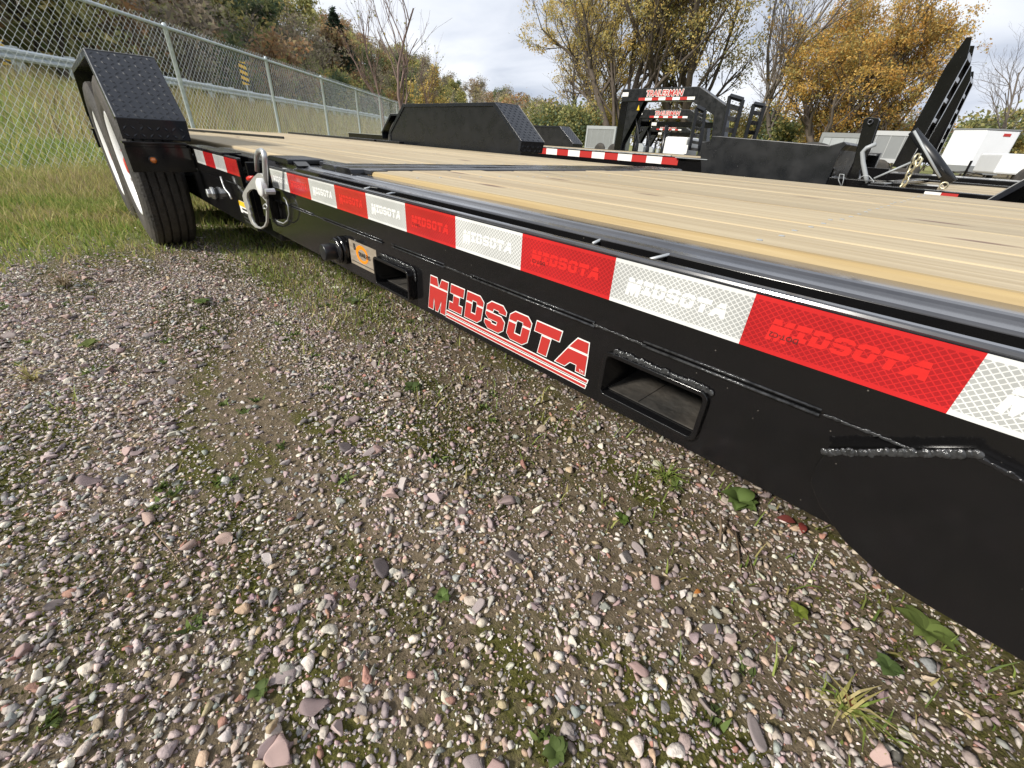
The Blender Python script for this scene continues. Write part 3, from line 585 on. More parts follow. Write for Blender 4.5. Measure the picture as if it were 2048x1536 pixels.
# tail section side, marker plate and light
mb = MB(); mb.box(-4.6, -0.30, 0.004, 0.016, 0.27, 0.412); mb.box(-0.312, -0.30, 0.0165, 0.09, 0.30, 0.495); obj('tail_beam', mb, BLACK, TR, bevel=0.002)
mb = MB(); mb.box(-1.09, -0.50, -0.012, 0.06, 0.5072, 0.5125); obj('tail_cover_strip', mb, BLACKT, TR, bevel=0.0015)
for xx in (-1.075, -3.06):
    mb = MB(); mb.box(xx-0.006, xx, -0.232, -0.001, 0.402, 0.500); mb.box(xx-0.02, xx+0.022, -0.236, -0.013, 0.510, 0.519); mb.box(xx-0.02, xx-0.008, -0.23, -0.013, 0.44, 0.51); fb = obj('fender_bracket', mb, BLACK, TR, bevel=0.002)
    if xx > -2:
        mb = MB(); mb.lathe([(0, 0.016), (0.007, 0.014), (0.0115, 0.008), (0.0125, 0), ], (xx, -0.150, 0.449), (1, 0, 0), 20); obj('marker_light', mb, AMBER, fb, smooth=True)
        mb = MB(); mb.lathe([(0.0125, 0.004), (0.016, 0.003), (0.017, 0)], (xx, -0.150, 0.449), (1, 0, 0), 20); obj('light_bezel', mb, BLKP, fb, smooth=True)
# pivot bolt, grease lever and warning label on the tail
p = at(430, 386, y=0.0)
mb = MB(); mb.lathe([(0, -0.03), (0.016, -0.03), (0.018, -0.028), (0.018, -0.014), (0.026, -0.0135), (0.027, -0.004), (0.02, 0.004)], (p[0], 0, p[2]), (0, 1, 0), 6); obj('pivot_bolt', mb, GALV, TR, bevel=0.0015)
P_ = [at(x, y, y=-0.02) for x, y in ((441, 353), (446, 368), (450, 378), (459, 388), (463, 398))]
mb = MB(); mb.tube(P_, 0.0032, 6); obj('release_lever', mb, GALV, TR, smooth=True)
q = [at(x, y, y=0.003) for x, y in ((477, 400), (492, 408), (497, 440), (484, 433))]
xa, xb_, za, zb_ = q[0][0], q[1][0]+0.03, 0.315, q[0][2]
mb = MB(); mb.box(xa, xb_, 0.0022, 0.0042, za, zb_); lb = obj('warning_label', mb, WHITEP, TR)
mb = MB(); mb.box(xa, xb_, 0.0016, 0.0022, zb_-0.018, zb_); obj('label_header', mb, YELP, lb)
mb = MB(); [mb.box(xa+0.03, xb_-0.01, 0.0016, 0.0022, zb_-0.03-0.014*i, zb_-0.023-0.014*i) for i in range(4)]; obj('label_text', mb, BLKP, lb)

# latch: bent rod, cast handle, pulley, red knob, cable
YL = -0.032
pl = lambda pts, y=YL: [at(a, b, y=y) for a, b in pts]
rp = [at(514.5, 342, y=YL+0.02), at(513, 320, y=YL+0.02), at(514, 309, y=YL+0.018), at(517, 303, y=YL+0.012), at(523, 301, y=YL), at(528, 306, y=YL-0.006), at(529.5, 318, y=YL-0.006), at(530.5, 340, y=YL-0.006), at(531.5, 372, y=YL-0.006), at(532.5, 396, y=YL-0.006)]
latch = None
mb = MB(); mb.tube(rp, 0.0066, 10); lt = obj('latch_rod', mb, GALV, TR, smooth=True)
hout = [(517, 344), (522, 344), (527, 347), (530, 356), (531, 380), (536, 396), (537, 425), (537, 445), (533, 455), (524, 460), (513, 457), (505, 449), (499, 436), (497, 425), (491, 412), (489, 402), (486, 390), (488, 382), (498, 366), (508, 352)]
hin = [(511, 380), (520, 384), (528, 398), (533.5, 404), (533, 440), (529, 449), (522, 453), (514, 450), (508, 443), (504, 431), (505, 427), (501, 419), (502, 414), (498, 405), (496, 396), (497, 388), (503, 382)]
def trace(pp, y=YL): return [(float(q[0]), float(q[2])) for q in pl(pp, y)]
shape2d('latch_handle', [trace(hout), trace(hin)], lambda u, v, w_: (u, YL-w_, v), ALU, TR, offset=-0.004, thick=0.005, bev=0.001, smooth=False)
c = at(526, 375, y=YL-0.012)
mb = MB(); mb.lathe([(0, -0.012), (0.02, -0.012), (0.024, -0.009), (0.024, 0.003), (0.02, 0.006), (0, 0.006)], c, (0, 1, 0), 24); obj('latch_roller', mb, PLASW, TR, smooth=True, bevel=0.001)
c = at(540, 383, y=YL-0.012); mb = MB(); mb.lathe([(0, -0.012), (0.007, -0.012), (0.008, 0.012), (0, 0.012)], c, (0, 1, 0), 8); obj('latch_nut', mb, GALV, TR)
c1 = at(497, 358, y=YL); c2_ = at(506, 354, y=YL)
mb = MB(); mb.tube([c1, c1+(c2_-c1)*0.45, c1+(c2_-c1)*0.5, c2_], [0.007, 0.007, 0.004, 0.004], 10); obj('latch_knob', mb, REDP, TR, smooth=True)
mb = MB(); mb.tube(pl([(528, 420), (533, 414), (538, 418), (536, 424), (545, 434), (556, 443), (567, 447), (575, 441), (578, 428), (576, 412), (572, 401), (567, 395)], -0.012), 0.0018, 6); obj('safety_cable', mb, GALV, TR, smooth=True)
mb = MB(); mb.tube(pl([(527, 412), (531, 408), (535, 412), (533, 418), (528, 417)], YL-0.008), 0.0022, 6, closed=True); obj('cable_ring', mb, GALV, TR, smooth=True)
q = at(541, 400, y=0.0); mb = MB(); mb.box(q[0]-0.03, q[0]+0.05, -0.02, 0.003, q[2]-0.05, q[2]+0.03); obj('latch_bracket', mb, BLACK, TR, bevel=0.002)

# wheels
def wheel(cx, cy, cz, Ro, wd, out_sgn, parent):
    h = wd/2; pr = [(0.225, -h*0.82), (0.26, -h*0.98), (0.31, -h*1.03), (0.352, -h*0.96), (0.374, -h*0.86), (0.383, -h*0.76)]
    for gpos in (-0.52, -0.18, 0.18, 0.52):
        pr += [(Ro, (gpos-0.045)*h), (Ro-0.012, (gpos-0.03)*h), (Ro-0.012, (gpos+0.03)*h), (Ro, (gpos+0.045)*h)]
    pr += [(0.383, h*0.76), (0.374, h*0.86), (0.352, h*0.96), (0.31, h*1.03), (0.26, h*0.98), (0.225, h*0.82)]
    mb = MB(); mb.lathe(pr, (cx, cy, cz), (0, 1, 0), 72); ty = obj('tyre', mb, RUBBER, parent, smooth=False)
    s_ = out_sgn
    mb = MB(); mb.lathe([(0.228, s_*h*0.78), (0.236, s_*h*0.92), (0.226, s_*h*0.95), (0.205, s_*h*0.7), (0.195, s_*h*0.2), (0.17, s_*h*0.25), (0.13, s_*h*0.6), (0.07, s_*h*0.62), (0.0, s_*h*0.62)], (cx, cy, cz), (0, 1, 0), 48); rim = obj('rim', mb, RIM, parent, smooth=True)
    mb = MB(); mb.lathe([(0.045, s_*h*0.6), (0.043, s_*(h*0.6+0.022)), (0.03, s_*(h*0.6+0.028)), (0, s_*(h*0.6+0.028))], (cx, cy, cz), (0, 1, 0), 20); obj('hub_cap', mb, REDP, rim, smooth=True)
    for j in range(8):
        a = j*math.pi/4; mb = MB(); mb.lathe([(0.011, s_*h*0.6), (0.011, s_*(h*0.6+0.022)), (0, s_*(h*0.6+0.024))], (cx+0.1*math.cos(a), cy, cz+0.1*math.sin(a)), (0, 1, 0), 6); obj('lug_nut', mb, GALV, rim)
for cx in (-1.62, -2.46): wheel(cx, -0.125, 0.388, 0.386, 0.205, -1, TR)

# fenders of checker plate
def lugs(mb, o, u, v, W, H, pitch=0.0275, ln=0.0125, wd=0.0042, hh=0.0028):
    o, u, v = (np.array(q, float) for q in (o, u, v)); u /= np.linalg.norm(u); v /= np.linalg.norm(v); n_ = np.cross(u, v)
    for i in range(int(W/pitch)):
        for j in range(int(H/pitch)):
            c = o+u*(i+0.5)*pitch+v*(j+0.5)*pitch; a = R(45 if (i+j) % 2 else -45); d = u*math.cos(a)+v*math.sin(a); e_ = -u*math.sin(a)+v*math.cos(a)
            mb.add([c-d*ln, c-e_*wd, c+d*ln, c+e_*wd, c-d*ln*0.45+n_*hh, c+d*ln*0.45+n_*hh], [(0, 1, 4), (1, 2, 5), (1, 5, 4), (2, 3, 5), (3, 0, 4), (3, 4, 5)])
def fender(prof, yi, yo, parent, rear_lugs=True):
    """prof: XZ outline from the low front corner over the top to the low rear corner; yi inner edge, yo outer edge"""
    mb = MB(); n_ = len(prof); th = 0.005; s_ = 1 if yo > yi else -1
    cx = sum(p[0] for p in prof)/n_; cz = 0.45
    inn = [(cx+(x-cx)*(1-0.008), cz+(z-cz)*(1-0.02)) for x, z in prof]
    for i in range(n_-1):
        quad = [prof[i], prof[i+1], inn[i+1], inn[i]]; mb.prism([(x, yi, z) for x, z in quad], (0, yo-yi, 0))
    sh = obj('fender_shell', mb, PLATE, parent, bevel=0.0015)
    mb = MB(); mb.prism([(x, yi+s_*0.004, z) for x, z in inn], (0, s_*0.004, 0)); obj('inner_panel', mb, SATIN, sh)
    mb = MB()
    for i in range(n_-1):                                     # folded lip on both edges
        a, b = prof[i], prof[i+1]; k_ = 0.06
        aa = (cx+(a[0]-cx)*(1-0.03), cz+(a[1]-cz)*(1-k_)); bb = (cx+(b[0]-cx)*(1-0.03), cz+(b[1]-cz)*(1-k_))
        mb.prism([(a[0], yi-s_*0.0035, a[1]), (b[0], yi-s_*0.0035, b[1]), (bb[0], yi-s_*0.0035, bb[1]), (aa[0], yi-s_*0.0035, aa[1])], (0, s_*0.0034, 0))
        if 0 < i < n_-2: mb.prism([(a[0], yo+s_*0.0035, a[1]), (b[0], yo+s_*0.0035, b[1]), (bb[0], yo+s_*0.0035, bb[1]), (aa[0], yo+s_*0.0035, aa[1])], (0, -s_*0.0034, 0))
    obj('fender_lip', mb, PLATE, sh, bevel=0.001)
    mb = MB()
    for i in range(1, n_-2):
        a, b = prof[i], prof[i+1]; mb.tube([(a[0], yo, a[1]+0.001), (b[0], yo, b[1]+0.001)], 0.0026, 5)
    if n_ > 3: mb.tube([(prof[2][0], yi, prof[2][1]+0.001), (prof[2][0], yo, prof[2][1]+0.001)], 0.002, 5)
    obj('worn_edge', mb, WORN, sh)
    mb = MB(); y0_, y1_ = min(yi, yo), max(yi, yo)
    for i in range(n_-1):
        a, b = np.array(prof[i]), np.array(prof[i+1]); Lg = np.linalg.norm(b-a)
        lugs(mb, (a[0], y0_+0.004, a[1]), (0, 1, 0), (b[0]-a[0], 0, b[1]-a[1]), y1_-y0_-0.006, Lg, hh=0.003) if True else None
    lo = obj('checker_lugs', mb, PLATE, sh); lo['kind'] = 'stuff'
    return sh
FPROF = [(-1.075, 0.527), (-1.06, 0.602), (-1.37, 0.842), (-2.70, 0.842), (-3.01, 0.602), (-3.0, 0.527)]
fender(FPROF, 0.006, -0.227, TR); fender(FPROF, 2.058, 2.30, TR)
mb = MB(); mb.box(-3.02, -1.06, 2.0515, 2.0555, 0.40, 0.535); obj('fender_skirt', mb, SATIN, TR)
mb = MB(); mb.box(-0.334, -0.0015, 0.08, 0.152, 0.43, 0.5062); obj('rail_joiner', mb, RAILM, TR, bevel=0.002)
# bolt heads along the far edge
for x in np.arange(-3.9, 0.0, 0.42):
    mb = MB(); mb.lathe([(0.008, 0), (0.008, 0.006), (0, 0.007)], (x, 1.915, 0.5065), (0, 0, 1), 6); obj('bolt', mb, GREYP, TR)
for xa, xb2 in ((-5.6, -3.1), (-3.05, -2.6)):
    mb = MB(); mb.box(xa, xb2, 1.93, 1.985, 0.508, 0.534); obj('edge_bar', mb, SATIN, TR, bevel=0.002)

# ------------------------------------------------------------------ parked trailers behind
def tape_strip(parent, x0, n_, seg, y, z0, z1, red_first=True):
    for i in range(n_):
        white = (i % 2 == 1) == red_first
        mb = MB(); mb.box(x0+seg*i, x0+seg*(i+1), y-0.001, y+0.001, z0, z1); obj('reflective_tape', mb, WHITEP if white else REDD, parent)
# a sister flatbed alongside
TB = thing('flatbed_trailer', (-2.5, 4.4, 0), 'black flatbed trailer parked alongside beyond the plank deck, taped rail above its far edge', 'trailer')
yB = 3.35
for yy in (yB, 5.4):
    mb = MB(); mb.box(-6.8, 0.66, yy, yy+0.06, 0.40, 0.555); obj('side_rail', mb, BLACK, TB, bevel=0.003)
mb = MB(); mb.box(-6.8, -0.55, yB-0.012, yB+0.01, 0.5552, 0.562); obj('rail_cap', mb, GALV, TB)
for i in range(12):
    mb = MB(); mb.box(-6.8, -0.6, yB+0.08+0.165*i, yB+0.08+0.165*i+0.16, 0.53, 0.55); obj('plank', mb, WOOD, TB)
tape_strip(TB, -2.155, 11, 0.1524, yB-0.001, 0.492, 0.547)
FP2 = [(x-2.32, z) for x, z in FPROF]
FP2 = [(-3.42, 0.517), (-3.40, 0.60), (-3.72, 0.83), (-4.85, 0.83), (-5.15, 0.60), (-5.14, 0.517)]
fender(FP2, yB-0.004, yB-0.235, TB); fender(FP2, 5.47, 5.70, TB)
for cx in (-3.92, -4.66): wheel(cx, yB-0.125, 0.388, 0.386, 0.205, -1, TB)
# hitch-end tool box with swept end, and uprights at the tongue
pp = [at(x, y, y=yB-0.02) for x, y in ((1400, 300), (1404, 285), (1420, 281), (1424, 272), (1436, 272), (1660, 291), (1688, 283), (1694, 289), (1682, 300), (1650, 372), (1402, 345))]
mb = MB(); mb.prism(pp, (0, 0.5, 0)); obj('front_tool_box', mb, SATIN, TB, bevel=0.004)
q = at(1400, 318, y=yB-0.03); mb = MB(); mb.box(q[0]-0.22, q[0]+0.06, yB-0.03, yB-0.006, 0.548, 0.553); obj('step_bar', mb, GREYP, TB)
q0, q1 = at(1374, 290, y=yB-0.05), at(1380, 308, y=yB-0.05); mb = MB(); mb.box(q0[0]-0.008, q0[0]+0.012, yB-0.055, yB-0.05, q1[2], q0[2]); obj('white_tag', mb, WHITEP, TB)
pp = [at(x, y, y=yB+0.1) for x, y in ((1690, 372), (1705, 330), (1728, 238), (1737, 234), (1757, 236), (1759, 241), (1738, 300), (1720, 340), (1716, 372))]
mb = MB(); mb.prism(pp, (0, 0.05, 0)); obj('tongue_upright', mb, BLACK, TB, bevel=0.004)
q = at(1741, 244, y=yB+0.095); mb = MB(); mb.lathe([(0.009, -0.012), (0.016, -0.012), (0.016, 0.0), (0.009, 0.0)], q, (0, 1, 0), 16, closed=True); obj('pin_eye', mb, BLACKT, TB, smooth=True)
mb = MB(); mb.tube([at(x, y, y=yB) for x, y in ((1752, 288), (1733, 296), (1725, 304), (1726, 325), (1731, 350), (1734, 366))], 0.013, 8); obj('crank_arm', mb, GREYP, TB, smooth=True)
mb = MB(); mb.tube([at(1650, 372, y=yB+0.02), at(1677, 304, y=yB+0.02), at(1682, 292, y=yB+0.02)], 0.012, 8); obj('brace', mb, GREYP, TB, smooth=True)
mb = MB(); mb.box(0.55, 1.22, yB-0.01, yB+0.25, 0.43, 0.50); obj('tongue_beam', mb, BLACK, TB, bevel=0.003)
mb = MB(); mb.tube([at(1748, 357, y=yB-0.03), at(1822, 325, y=yB-0.03)], 0.0065, 8); obj('tie_rod', mb, GREYP, TB, smooth=True)
for pts in (((1682, 372), (1677, 360), (1680, 348), (1688, 349), (1687, 360), (1683, 374)), ((1716, 358), (1728, 351), (1738, 352), (1747, 362), (1748, 380))):
    mb = MB(); mb.tube([at(a, b, y=yB-0.06) for a, b in pts], 0.0028, 6); obj('breakaway_cable', mb, GREYP, TB, smooth=True)
# chain hanging from a hook
def chain(pts, y, r, name, label):
    root = None; P = [at(a, b, y=y) for a, b in pts]; T = thing(name, tuple(P[-1]), label, 'chain'); k = 0
    seg = np.cumsum([0]+[np.linalg.norm(P[i+1]-P[i]) for i in range(len(P)-1)]); n_ = int(seg[-1]/(r*2.9))
    for i in range(n_+1):
        d = seg[-1]*i/n_; j = min(np.searchsorted(seg, d, 'right')-1, len(P)-2); c = P[j]+(P[j+1]-P[j])*((d-seg[j])/(seg[j+1]-seg[j])); t_ = P[j+1]-P[j]; t_ /= np.linalg.norm(t_)
        e1 = np.cross(t_, (0, 1, 0)); e1 /= np.linalg.norm(e1); e2 = np.cross(t_, e1); w_ = e1*0.8+e2*0.6 if i % 2 else e1*0.6-e2*0.8
        mb = MB(); mb.tube([c+t_*(math.cos(a)*r*2.2)+w_*(math.sin(a)*r*1.25) for a in np.linspace(0, 2*math.pi, 14)[:-1]], r*0.42, 6, closed=True); obj('link', mb, CHAINM, T, smooth=True)
    return T
chain([(1832, 318), (1822, 340), (1812, 360), (1800, 382), (1797, 392)], yB-0.1, 0.0125, 'safety_chain', 'yellow zinc chain hanging from a hook beside the folded ramps')
mb = MB(); mb.tube([at(a, b, y=yB-0.1) for a, b in ((1834, 322), (1842, 314), (1844, 318), (1838, 330), (1832, 334), (1829, 328), (1834, 320))], 0.008, 8); tag(obj('chain_hook', mb, CHAINM, None, smooth=True), 'yellow zinc grab hook at the top of the chain', 'hook')

# equipment trailer with ramps folded up
TE = thing('equipment_trailer', (2.2, 4.2, 0), 'black equipment trailer with two tall ramps folded upright at its end', 'trailer')
for yy in (3.0, 5.2):
    mb = MB(); mb.box(0.93, 4.6, yy, yy+0.06, 0.36, 0.49); obj('side_rail', mb, BLACK, TE, bevel=0.004)
mb = MB(); mb.box(0.93, 1.0, 3.061, 5.199, 0.38, 0.5); obj('end_rail', mb, BLACK, TE, bevel=0.004)
for i in range(12):
    mb = MB(); mb.box(1.02, 4.6, 3.08+0.176*i, 3.08+0.176*i+0.17, 0.45, 0.475); obj('plank', mb, WOOD, TE)
q = at(1885, 387, y=2.998); tape_strip(TE, q[0]-0.075, 2, 0.07, 2.998, 0.452, 0.482, False)
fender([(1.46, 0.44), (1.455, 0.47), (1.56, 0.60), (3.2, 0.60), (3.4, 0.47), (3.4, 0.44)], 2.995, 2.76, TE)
def ramp(parent, base, tip, y, wd, side_w, nr, name='ramp'):
    """folded ramp: two channel rails and cleats; base/tip are XZ points of the rail's middle"""
    b, t_ = np.array([base[0], 0, base[1]]), np.array([tip[0], 0, tip[1]]); d = t_-b; Lg = np.linalg.norm(d); d /= Lg; n_ = np.array([d[2], 0, -d[0]])
    mb = MB()
    for yy in (y, y+wd):
        pts = [b-n_*side_w/2, b+n_*side_w/2, b+d*Lg*0.86+n_*side_w/2, t_+n_*side_w*0.12, t_-n_*side_w*0.2, b+d*Lg*0.8-n_*side_w/2]
        mb.prism([p+np.array([0, yy, 0]) for p in pts], (0, 0.012, 0))
        mb.prism([p+np.array([0, yy+0.012, 0]) for p in (b+n_*side_w/2, b+n_*(side_w/2-0.008), b+d*Lg*0.86+n_*(side_w/2-0.008), b+d*Lg*0.86+n_*side_w/2)], (0, 0.03, 0))
    rp_ = obj(name, mb, BLACK, parent, bevel=0.002)
    for i in range(nr):
        c = b+d*Lg*(i+0.6)/nr*0.95
        mb = MB(); mb.prism([c+np.array([0, y+0.0125, 0])+n_*side_w*0.42+d*0.012, c+np.array([0, y+0.0125, 0])+n_*side_w*0.42-d*0.012, c+np.array([0, y+0.0125, 0])+n_*side_w*0.1-d*0.03, c+np.array([0, y+0.0125, 0])+n_*side_w*0.1+d*0.0], (0, wd-0.0005, 0)); obj('cleat', mb, BLACKT, rp_)
    return rp_
def pxz(px, py, y):
    q = at(px, py, y=y); return float(q[0]), float(q[2])
ramp(TE, pxz(1798, 335, 4.0), pxz(1940, 74, 4.0), 4.0, 0.30, 0.085, 6); ramp(TE, pxz(1848, 325, 5.0), pxz(1940, 132, 5.0), 5.0, 0.30, 0.085, 6)
mb = MB(); mb.tube([at(1826, 262, y=3.3), at(1868, 318, y=3.3), at(1902, 366, y=3.3)], [0.024, 0.03, 0.03], 10); obj('jack_leg', mb, SATIN, TE, smooth=True)
mb = MB(); mb.tube([at(1828, 262, y=3.27), at(1880, 355, y=3.27)], 0.007, 8); obj('spring_rod', mb, GREYP, TE, smooth=True)
q = at(1888, 371, y=2.995); mb = MB(); mb.lathe([(0.012, -0.012), (0.019, -0.012), (0.019, 0.006), (0.012, 0.006)], q, (0, 1, 0), 18, closed=True); obj('hinge_ring', mb, CHAINM, TE, smooth=True)
for cx in (1.95, 2.75): wheel(cx, 2.885, 0.388-0.19, 0.386, 0.2, -1, TE)

# goosenecks in a row
def gooseneck(loc, label, s=1.0):
    T = thing('gooseneck_trailer', (0, 0, 0), label, 'trailer', 'gooseneck trailers in a row')
    mb = MB(); mb.box(-0.14, 1.62, 0, 0.22, 1.46, 1.69); obj('neck_beam', mb, SATIN, T, bevel=0.008)
    mb = MB(); mb.box(-0.15, 0.03, 0.012, 0.208, 0.02, 1.459); pst = obj('neck_post', mb, BLACK, T, bevel=0.006)
    mb = MB(); mb.prism([(0.031, 0.02, 1.459), (0.42, 0.02, 1.459), (0.031, 0.02, 0.66)], (0, 0.012, 0)); mb.prism([(0.031, 0.19, 1.459), (0.42, 0.19, 1.459), (0.031, 0.19, 0.66)], (0, 0.012, 0)); obj('gusset', mb, SATIN, T)
    mb = MB(); mb.prism([(1.62, 0.001, 1.69), (2.25, 0.001, 1.37), (2.45, 0.001, 0.3), (2.2, 0.001, 0.3), (2.05, 0.001, 1.22), (1.50, 0.001, 1.459), (1.62, 0.001, 1.465)], (0, 0.218, 0)); obj('bent_leg', mb, SATIN, T, bevel=0.006)
    mb = MB(); mb.box(1.9, 6.8, -0.55, 0.75, 0.30, 0.48); mb.box(-0.2, 0.1, -0.1, 0.3, 0.0, 0.03); obj('bed', mb, BLACK, T, bevel=0.01)
    mb = MB(); mb.prism([(0.5, 0.03, 0.30), (0.62, 0.03, 0.30), (0.62, 0.03, 0.62), (0.55, 0.03, 0.68), (0.48, 0.03, 0.68)], (0, 0.1, 0)); obj('jack', mb, GREYP, T, bevel=0.004)
    for i in range(8):
        mb = MB(); mb.box(0.30+0.16*i, 0.46+0.16*i, -0.002, 0.0, 1.475, 1.525); obj('reflective_tape', mb, REDD if i % 2 == 0 else WHITEP, T)
    for k_, (mt, off, yy) in enumerate(((WHITEP, 0.014, -0.0015), (REDD, 0.004, -0.003))):
        text2d('lettering', 'TRAILERMAN', 0.165, lambda u, v, w_: (0.46+u*0.86, yy, 1.55+v*0.88), mt, T, offset=off, shear=0.15)
    mb = MB(); mb.box(-0.13, 0.02, -0.003, 0.0, 1.555, 1.63); obj('white_label', mb, WHITEP, T)
    mb = MB(); mb.box(0.45, 1.5, 0.3, 0.6, 0.1, 0.5); obj('tool_tray', mb, GREYP, T, bevel=0.01)
    for x in (0.2, 0.9):
        mb = MB(); mb.tube([(x, 0.36, 0.02), (x, 0.36, 1.05)], 0.045, 8); mb.tube([(x, 0.36, 0.85), (x+0.16, 0.3, 0.95)], 0.016, 6); obj('landing_jack', mb, SATIN, T, smooth=True)
    mb = MB(); mb.tube([(0.1, 0.1, 1.44), (0.2, 0.12, 1.2), (0.35, 0.1, 0.95), (0.42, 0.08, 0.75), (0.5, 0.08, 0.66)], 0.014, 6); obj('brake_hose', mb, BLKP, T, smooth=True)
    mb = MB(); mb.box(0.2, 1.9, 0.4, 0.46, 1.02, 1.12); obj('cross_member', mb, BLACK, T)
    mb = MB(); mb.box(0.50, 0.62, 0.38, 0.398, 1.04, 1.10); obj('white_label', mb, WHITEP, T)
    mb = MB(); mb.prism([(0.30, -0.001, 1.30), (0.36, -0.001, 1.30), (0.33, -0.001, 1.40)], (0, 0.018, 0)); obj('warning_label', mb, YELP, T)
    T.location = loc; T.scale = (s,)*3; return T
G0 = gooseneck((-4.95, 9.0, 0), 'black gooseneck trailer nearest the taped flatbed, arched neck with red lettering')
bpy.context.view_layer.update()
q = at(1283, 232, y=12.5); G1 = copy_tree(G0, (q[0], 12.5, 0), 0, 0.93, 'black gooseneck trailer seen through the arch of the first')
q = at(1302, 258, y=17.5); G2 = copy_tree(G0, (q[0], 17.5, 0), 0, 0.85, 'black gooseneck trailer seen farthest back through both arches')
# deckover with ladder ramps stood up
TD = thing('deckover_trailer', (-0.6, 6.4, 0), 'black deckover trailer with short ladder ramps stood on end behind the tool box', 'trailer')
for yy in (6.05, 8.1):
    mb = MB(); mb.box(-1.6, 0.1, yy, yy+0.1, 0.5, 0.72); obj('side_rail', mb, SATIN, TD, bevel=0.006)
mb = MB(); mb.box(-1.58, 0.08, 6.16, 8.09, 0.68, 0.70); obj('bed', mb, SATIN, TD)
for cx in (-1.1, -0.28): wheel(cx, 6.3, 0.388, 0.386, 0.2, -1, TD)
def ladder_ramp(parent, TL, TRp, BL, BR, y, nr):
    P = [at(*q, y=y) for q in (TL, TRp, BL, BR)]
    mb = MB()
    for a, b in ((P[0], P[2]), (P[1], P[3])): mb.tube([a, b], 0.028, 4)
    mb.tube([P[0], P[1]], 0.03, 4); o = obj('ladder_ramp', mb, SATIN, parent)
    for i in range(nr):
        f_ = (i+0.6)/nr; a = P[0]+(P[2]-P[0])*f_; b = P[1]+(P[3]-P[1])*f_; d = (P[2]-P[0])/nr
        mb = MB(); mb.prism([a, b, b+d*0.42, a+d*0.42], (0, 0.05, 0)); obj('rung', mb, BLACKT, o)
ladder_ramp(TD, (1460, 192), (1486, 200), (1441, 285), (1463, 286), 6.2, 4); ladder_ramp(TD, (1508, 208), (1529, 212), (1487, 287), (1505, 288), 6.6, 4); ladder_ramp(TD, (1394, 214), (1410, 222), (1378, 300), (1398, 302), 6.3, 6)
# white cabinet and grey container
q = at(1345, 303, y=6.3)
mb = MB(); mb.box(q[0]-0.17, q[0]+0.2, 6.3, 6.7, 0.0, 0.77); wc = obj('white_cabinet', mb, PLASW, None, bevel=0.03)
tag(wc, 'white plastic tank cabinet standing under the gooseneck arch', 'cabinet')
def enclosed(name, px, py_top, dist_y, L_, W_, H_, m1, m2, label, rot=0.0, vnose=0.0, z0=0.35):
    q = at(px, py_top, y=dist_y); H_ = H_ or float(q[2]); T = thing(name, (0, 0, 0), label, 'trailer')
    x0, x1, y0, y1 = 0, L_, 0, W_
    mb = MB()
    if vnose: mb.prism([(x0, y0, z0), (x1, y0, z0), (x1, y1, z0), (x0, y1, z0), (x0-vnose, W_/2, z0)], (0, 0, H_-z0))
    else: mb.box(x0, x1, y0, y1, z0, H_)
    b_ = obj('box_body', mb, m1, T, bevel=0.03)
    mb = MB()
    for x in (x0, x1): mb.box(x-0.05, x+0.05, y0-0.02, y0+0.03, z0-0.02, H_+0.02)
    mb.box(x0+0.05, x1-0.05, y0-0.02, y0+0.03, H_-0.12, H_+0.02); mb.box(x0+0.05, x1-0.05, y0-0.02, y0+0.03, z0-0.02, z0+0.1); obj('trim', mb, m2, T)
    mb = MB()
    for k_ in range(int(L_/0.4)): mb.box(x0+0.3+0.4*k_, x0+0.315+0.4*k_, y0-0.006, y0+0.01, z0+0.12, H_-0.13)
    if L_ > 1: obj('panel_joints', mb, m2, b_)
    for cx in (L_*0.55, L_*0.55+0.85): 
        mb = MB(); mb.lathe([(0, -0.1), (0.2, -0.1), (0.33, -0.1), (0.35, -0.06), (0.35, 0.08), (0, 0.08)], (cx, 0.05, 0.345), (0, 1, 0), 24); obj('wheel', mb, RUBBER, T, smooth=True)
    T.location = (q[0], dist_y, 0); T.rotation_euler = (0, 0, rot); return T
enclosed('cargo_trailer', 1176, 252, 20, 1.75, 1.5, None, LGREY, GREYP, 'pale grey ribbed cargo trailer left of the gooseneck post')
TRIM = mat('pale_trim', (0.42, 0.43, 0.43), 0.4)
enclosed('cargo_trailer', 1738, 262, 21, 1.3, 4.2, None, LGREY, TRIM, 'pale grey cargo trailer behind the black tongue upright', z0=0.62)
enclosed('cargo_trailer', 1648, 266, 20, 1.25, 4.0, None, GREYP, LGREY, 'darker grey cargo trailer with pale corner trim behind the tool box')
# white V-nosed trailer, nose towards us
VT = thing('cargo_trailer', (0, 0, 0), 'white V-nosed cargo trailer beyond the tall folded ramps', 'trailer')
vz0, vz1 = 0.32, 1.92
mb = MB(); mb.prism([(-0.95, 0.62, vz0), (0.0, 0.0, vz0), (0.95, 0.62, vz0), (0.95, 4.2, vz0), (-0.95, 4.2, vz0)], (0, 0, vz1-vz0)); obj('box_body', mb, WPAINT, VT, bevel=0.03)
mb = MB(); mb.prism([(-0.97, 0.61, vz1), (0.0, -0.02, vz1), (0.97, 0.61, vz1), (0.97, 4.2, vz1), (-0.97, 4.2, vz1)], (0, 0, 0.05)); obj('roof', mb, LGREY, VT)
mb = MB()
for sg in (-1, 1): mb.prism([(0, -0.012, vz0), (sg*0.96, 0.61, vz0), (sg*0.96, 0.62, vz0), (0, 0.004, vz0)], (0, 0, 0.3))
obj('stone_guard', mb, LGREY, VT)
c_ = np.array([0.62, 0.405, 1.72]); e_ = np.array([0.838, 0.546, 0]); o_ = np.array([0.546, -0.838, 0])*0.012
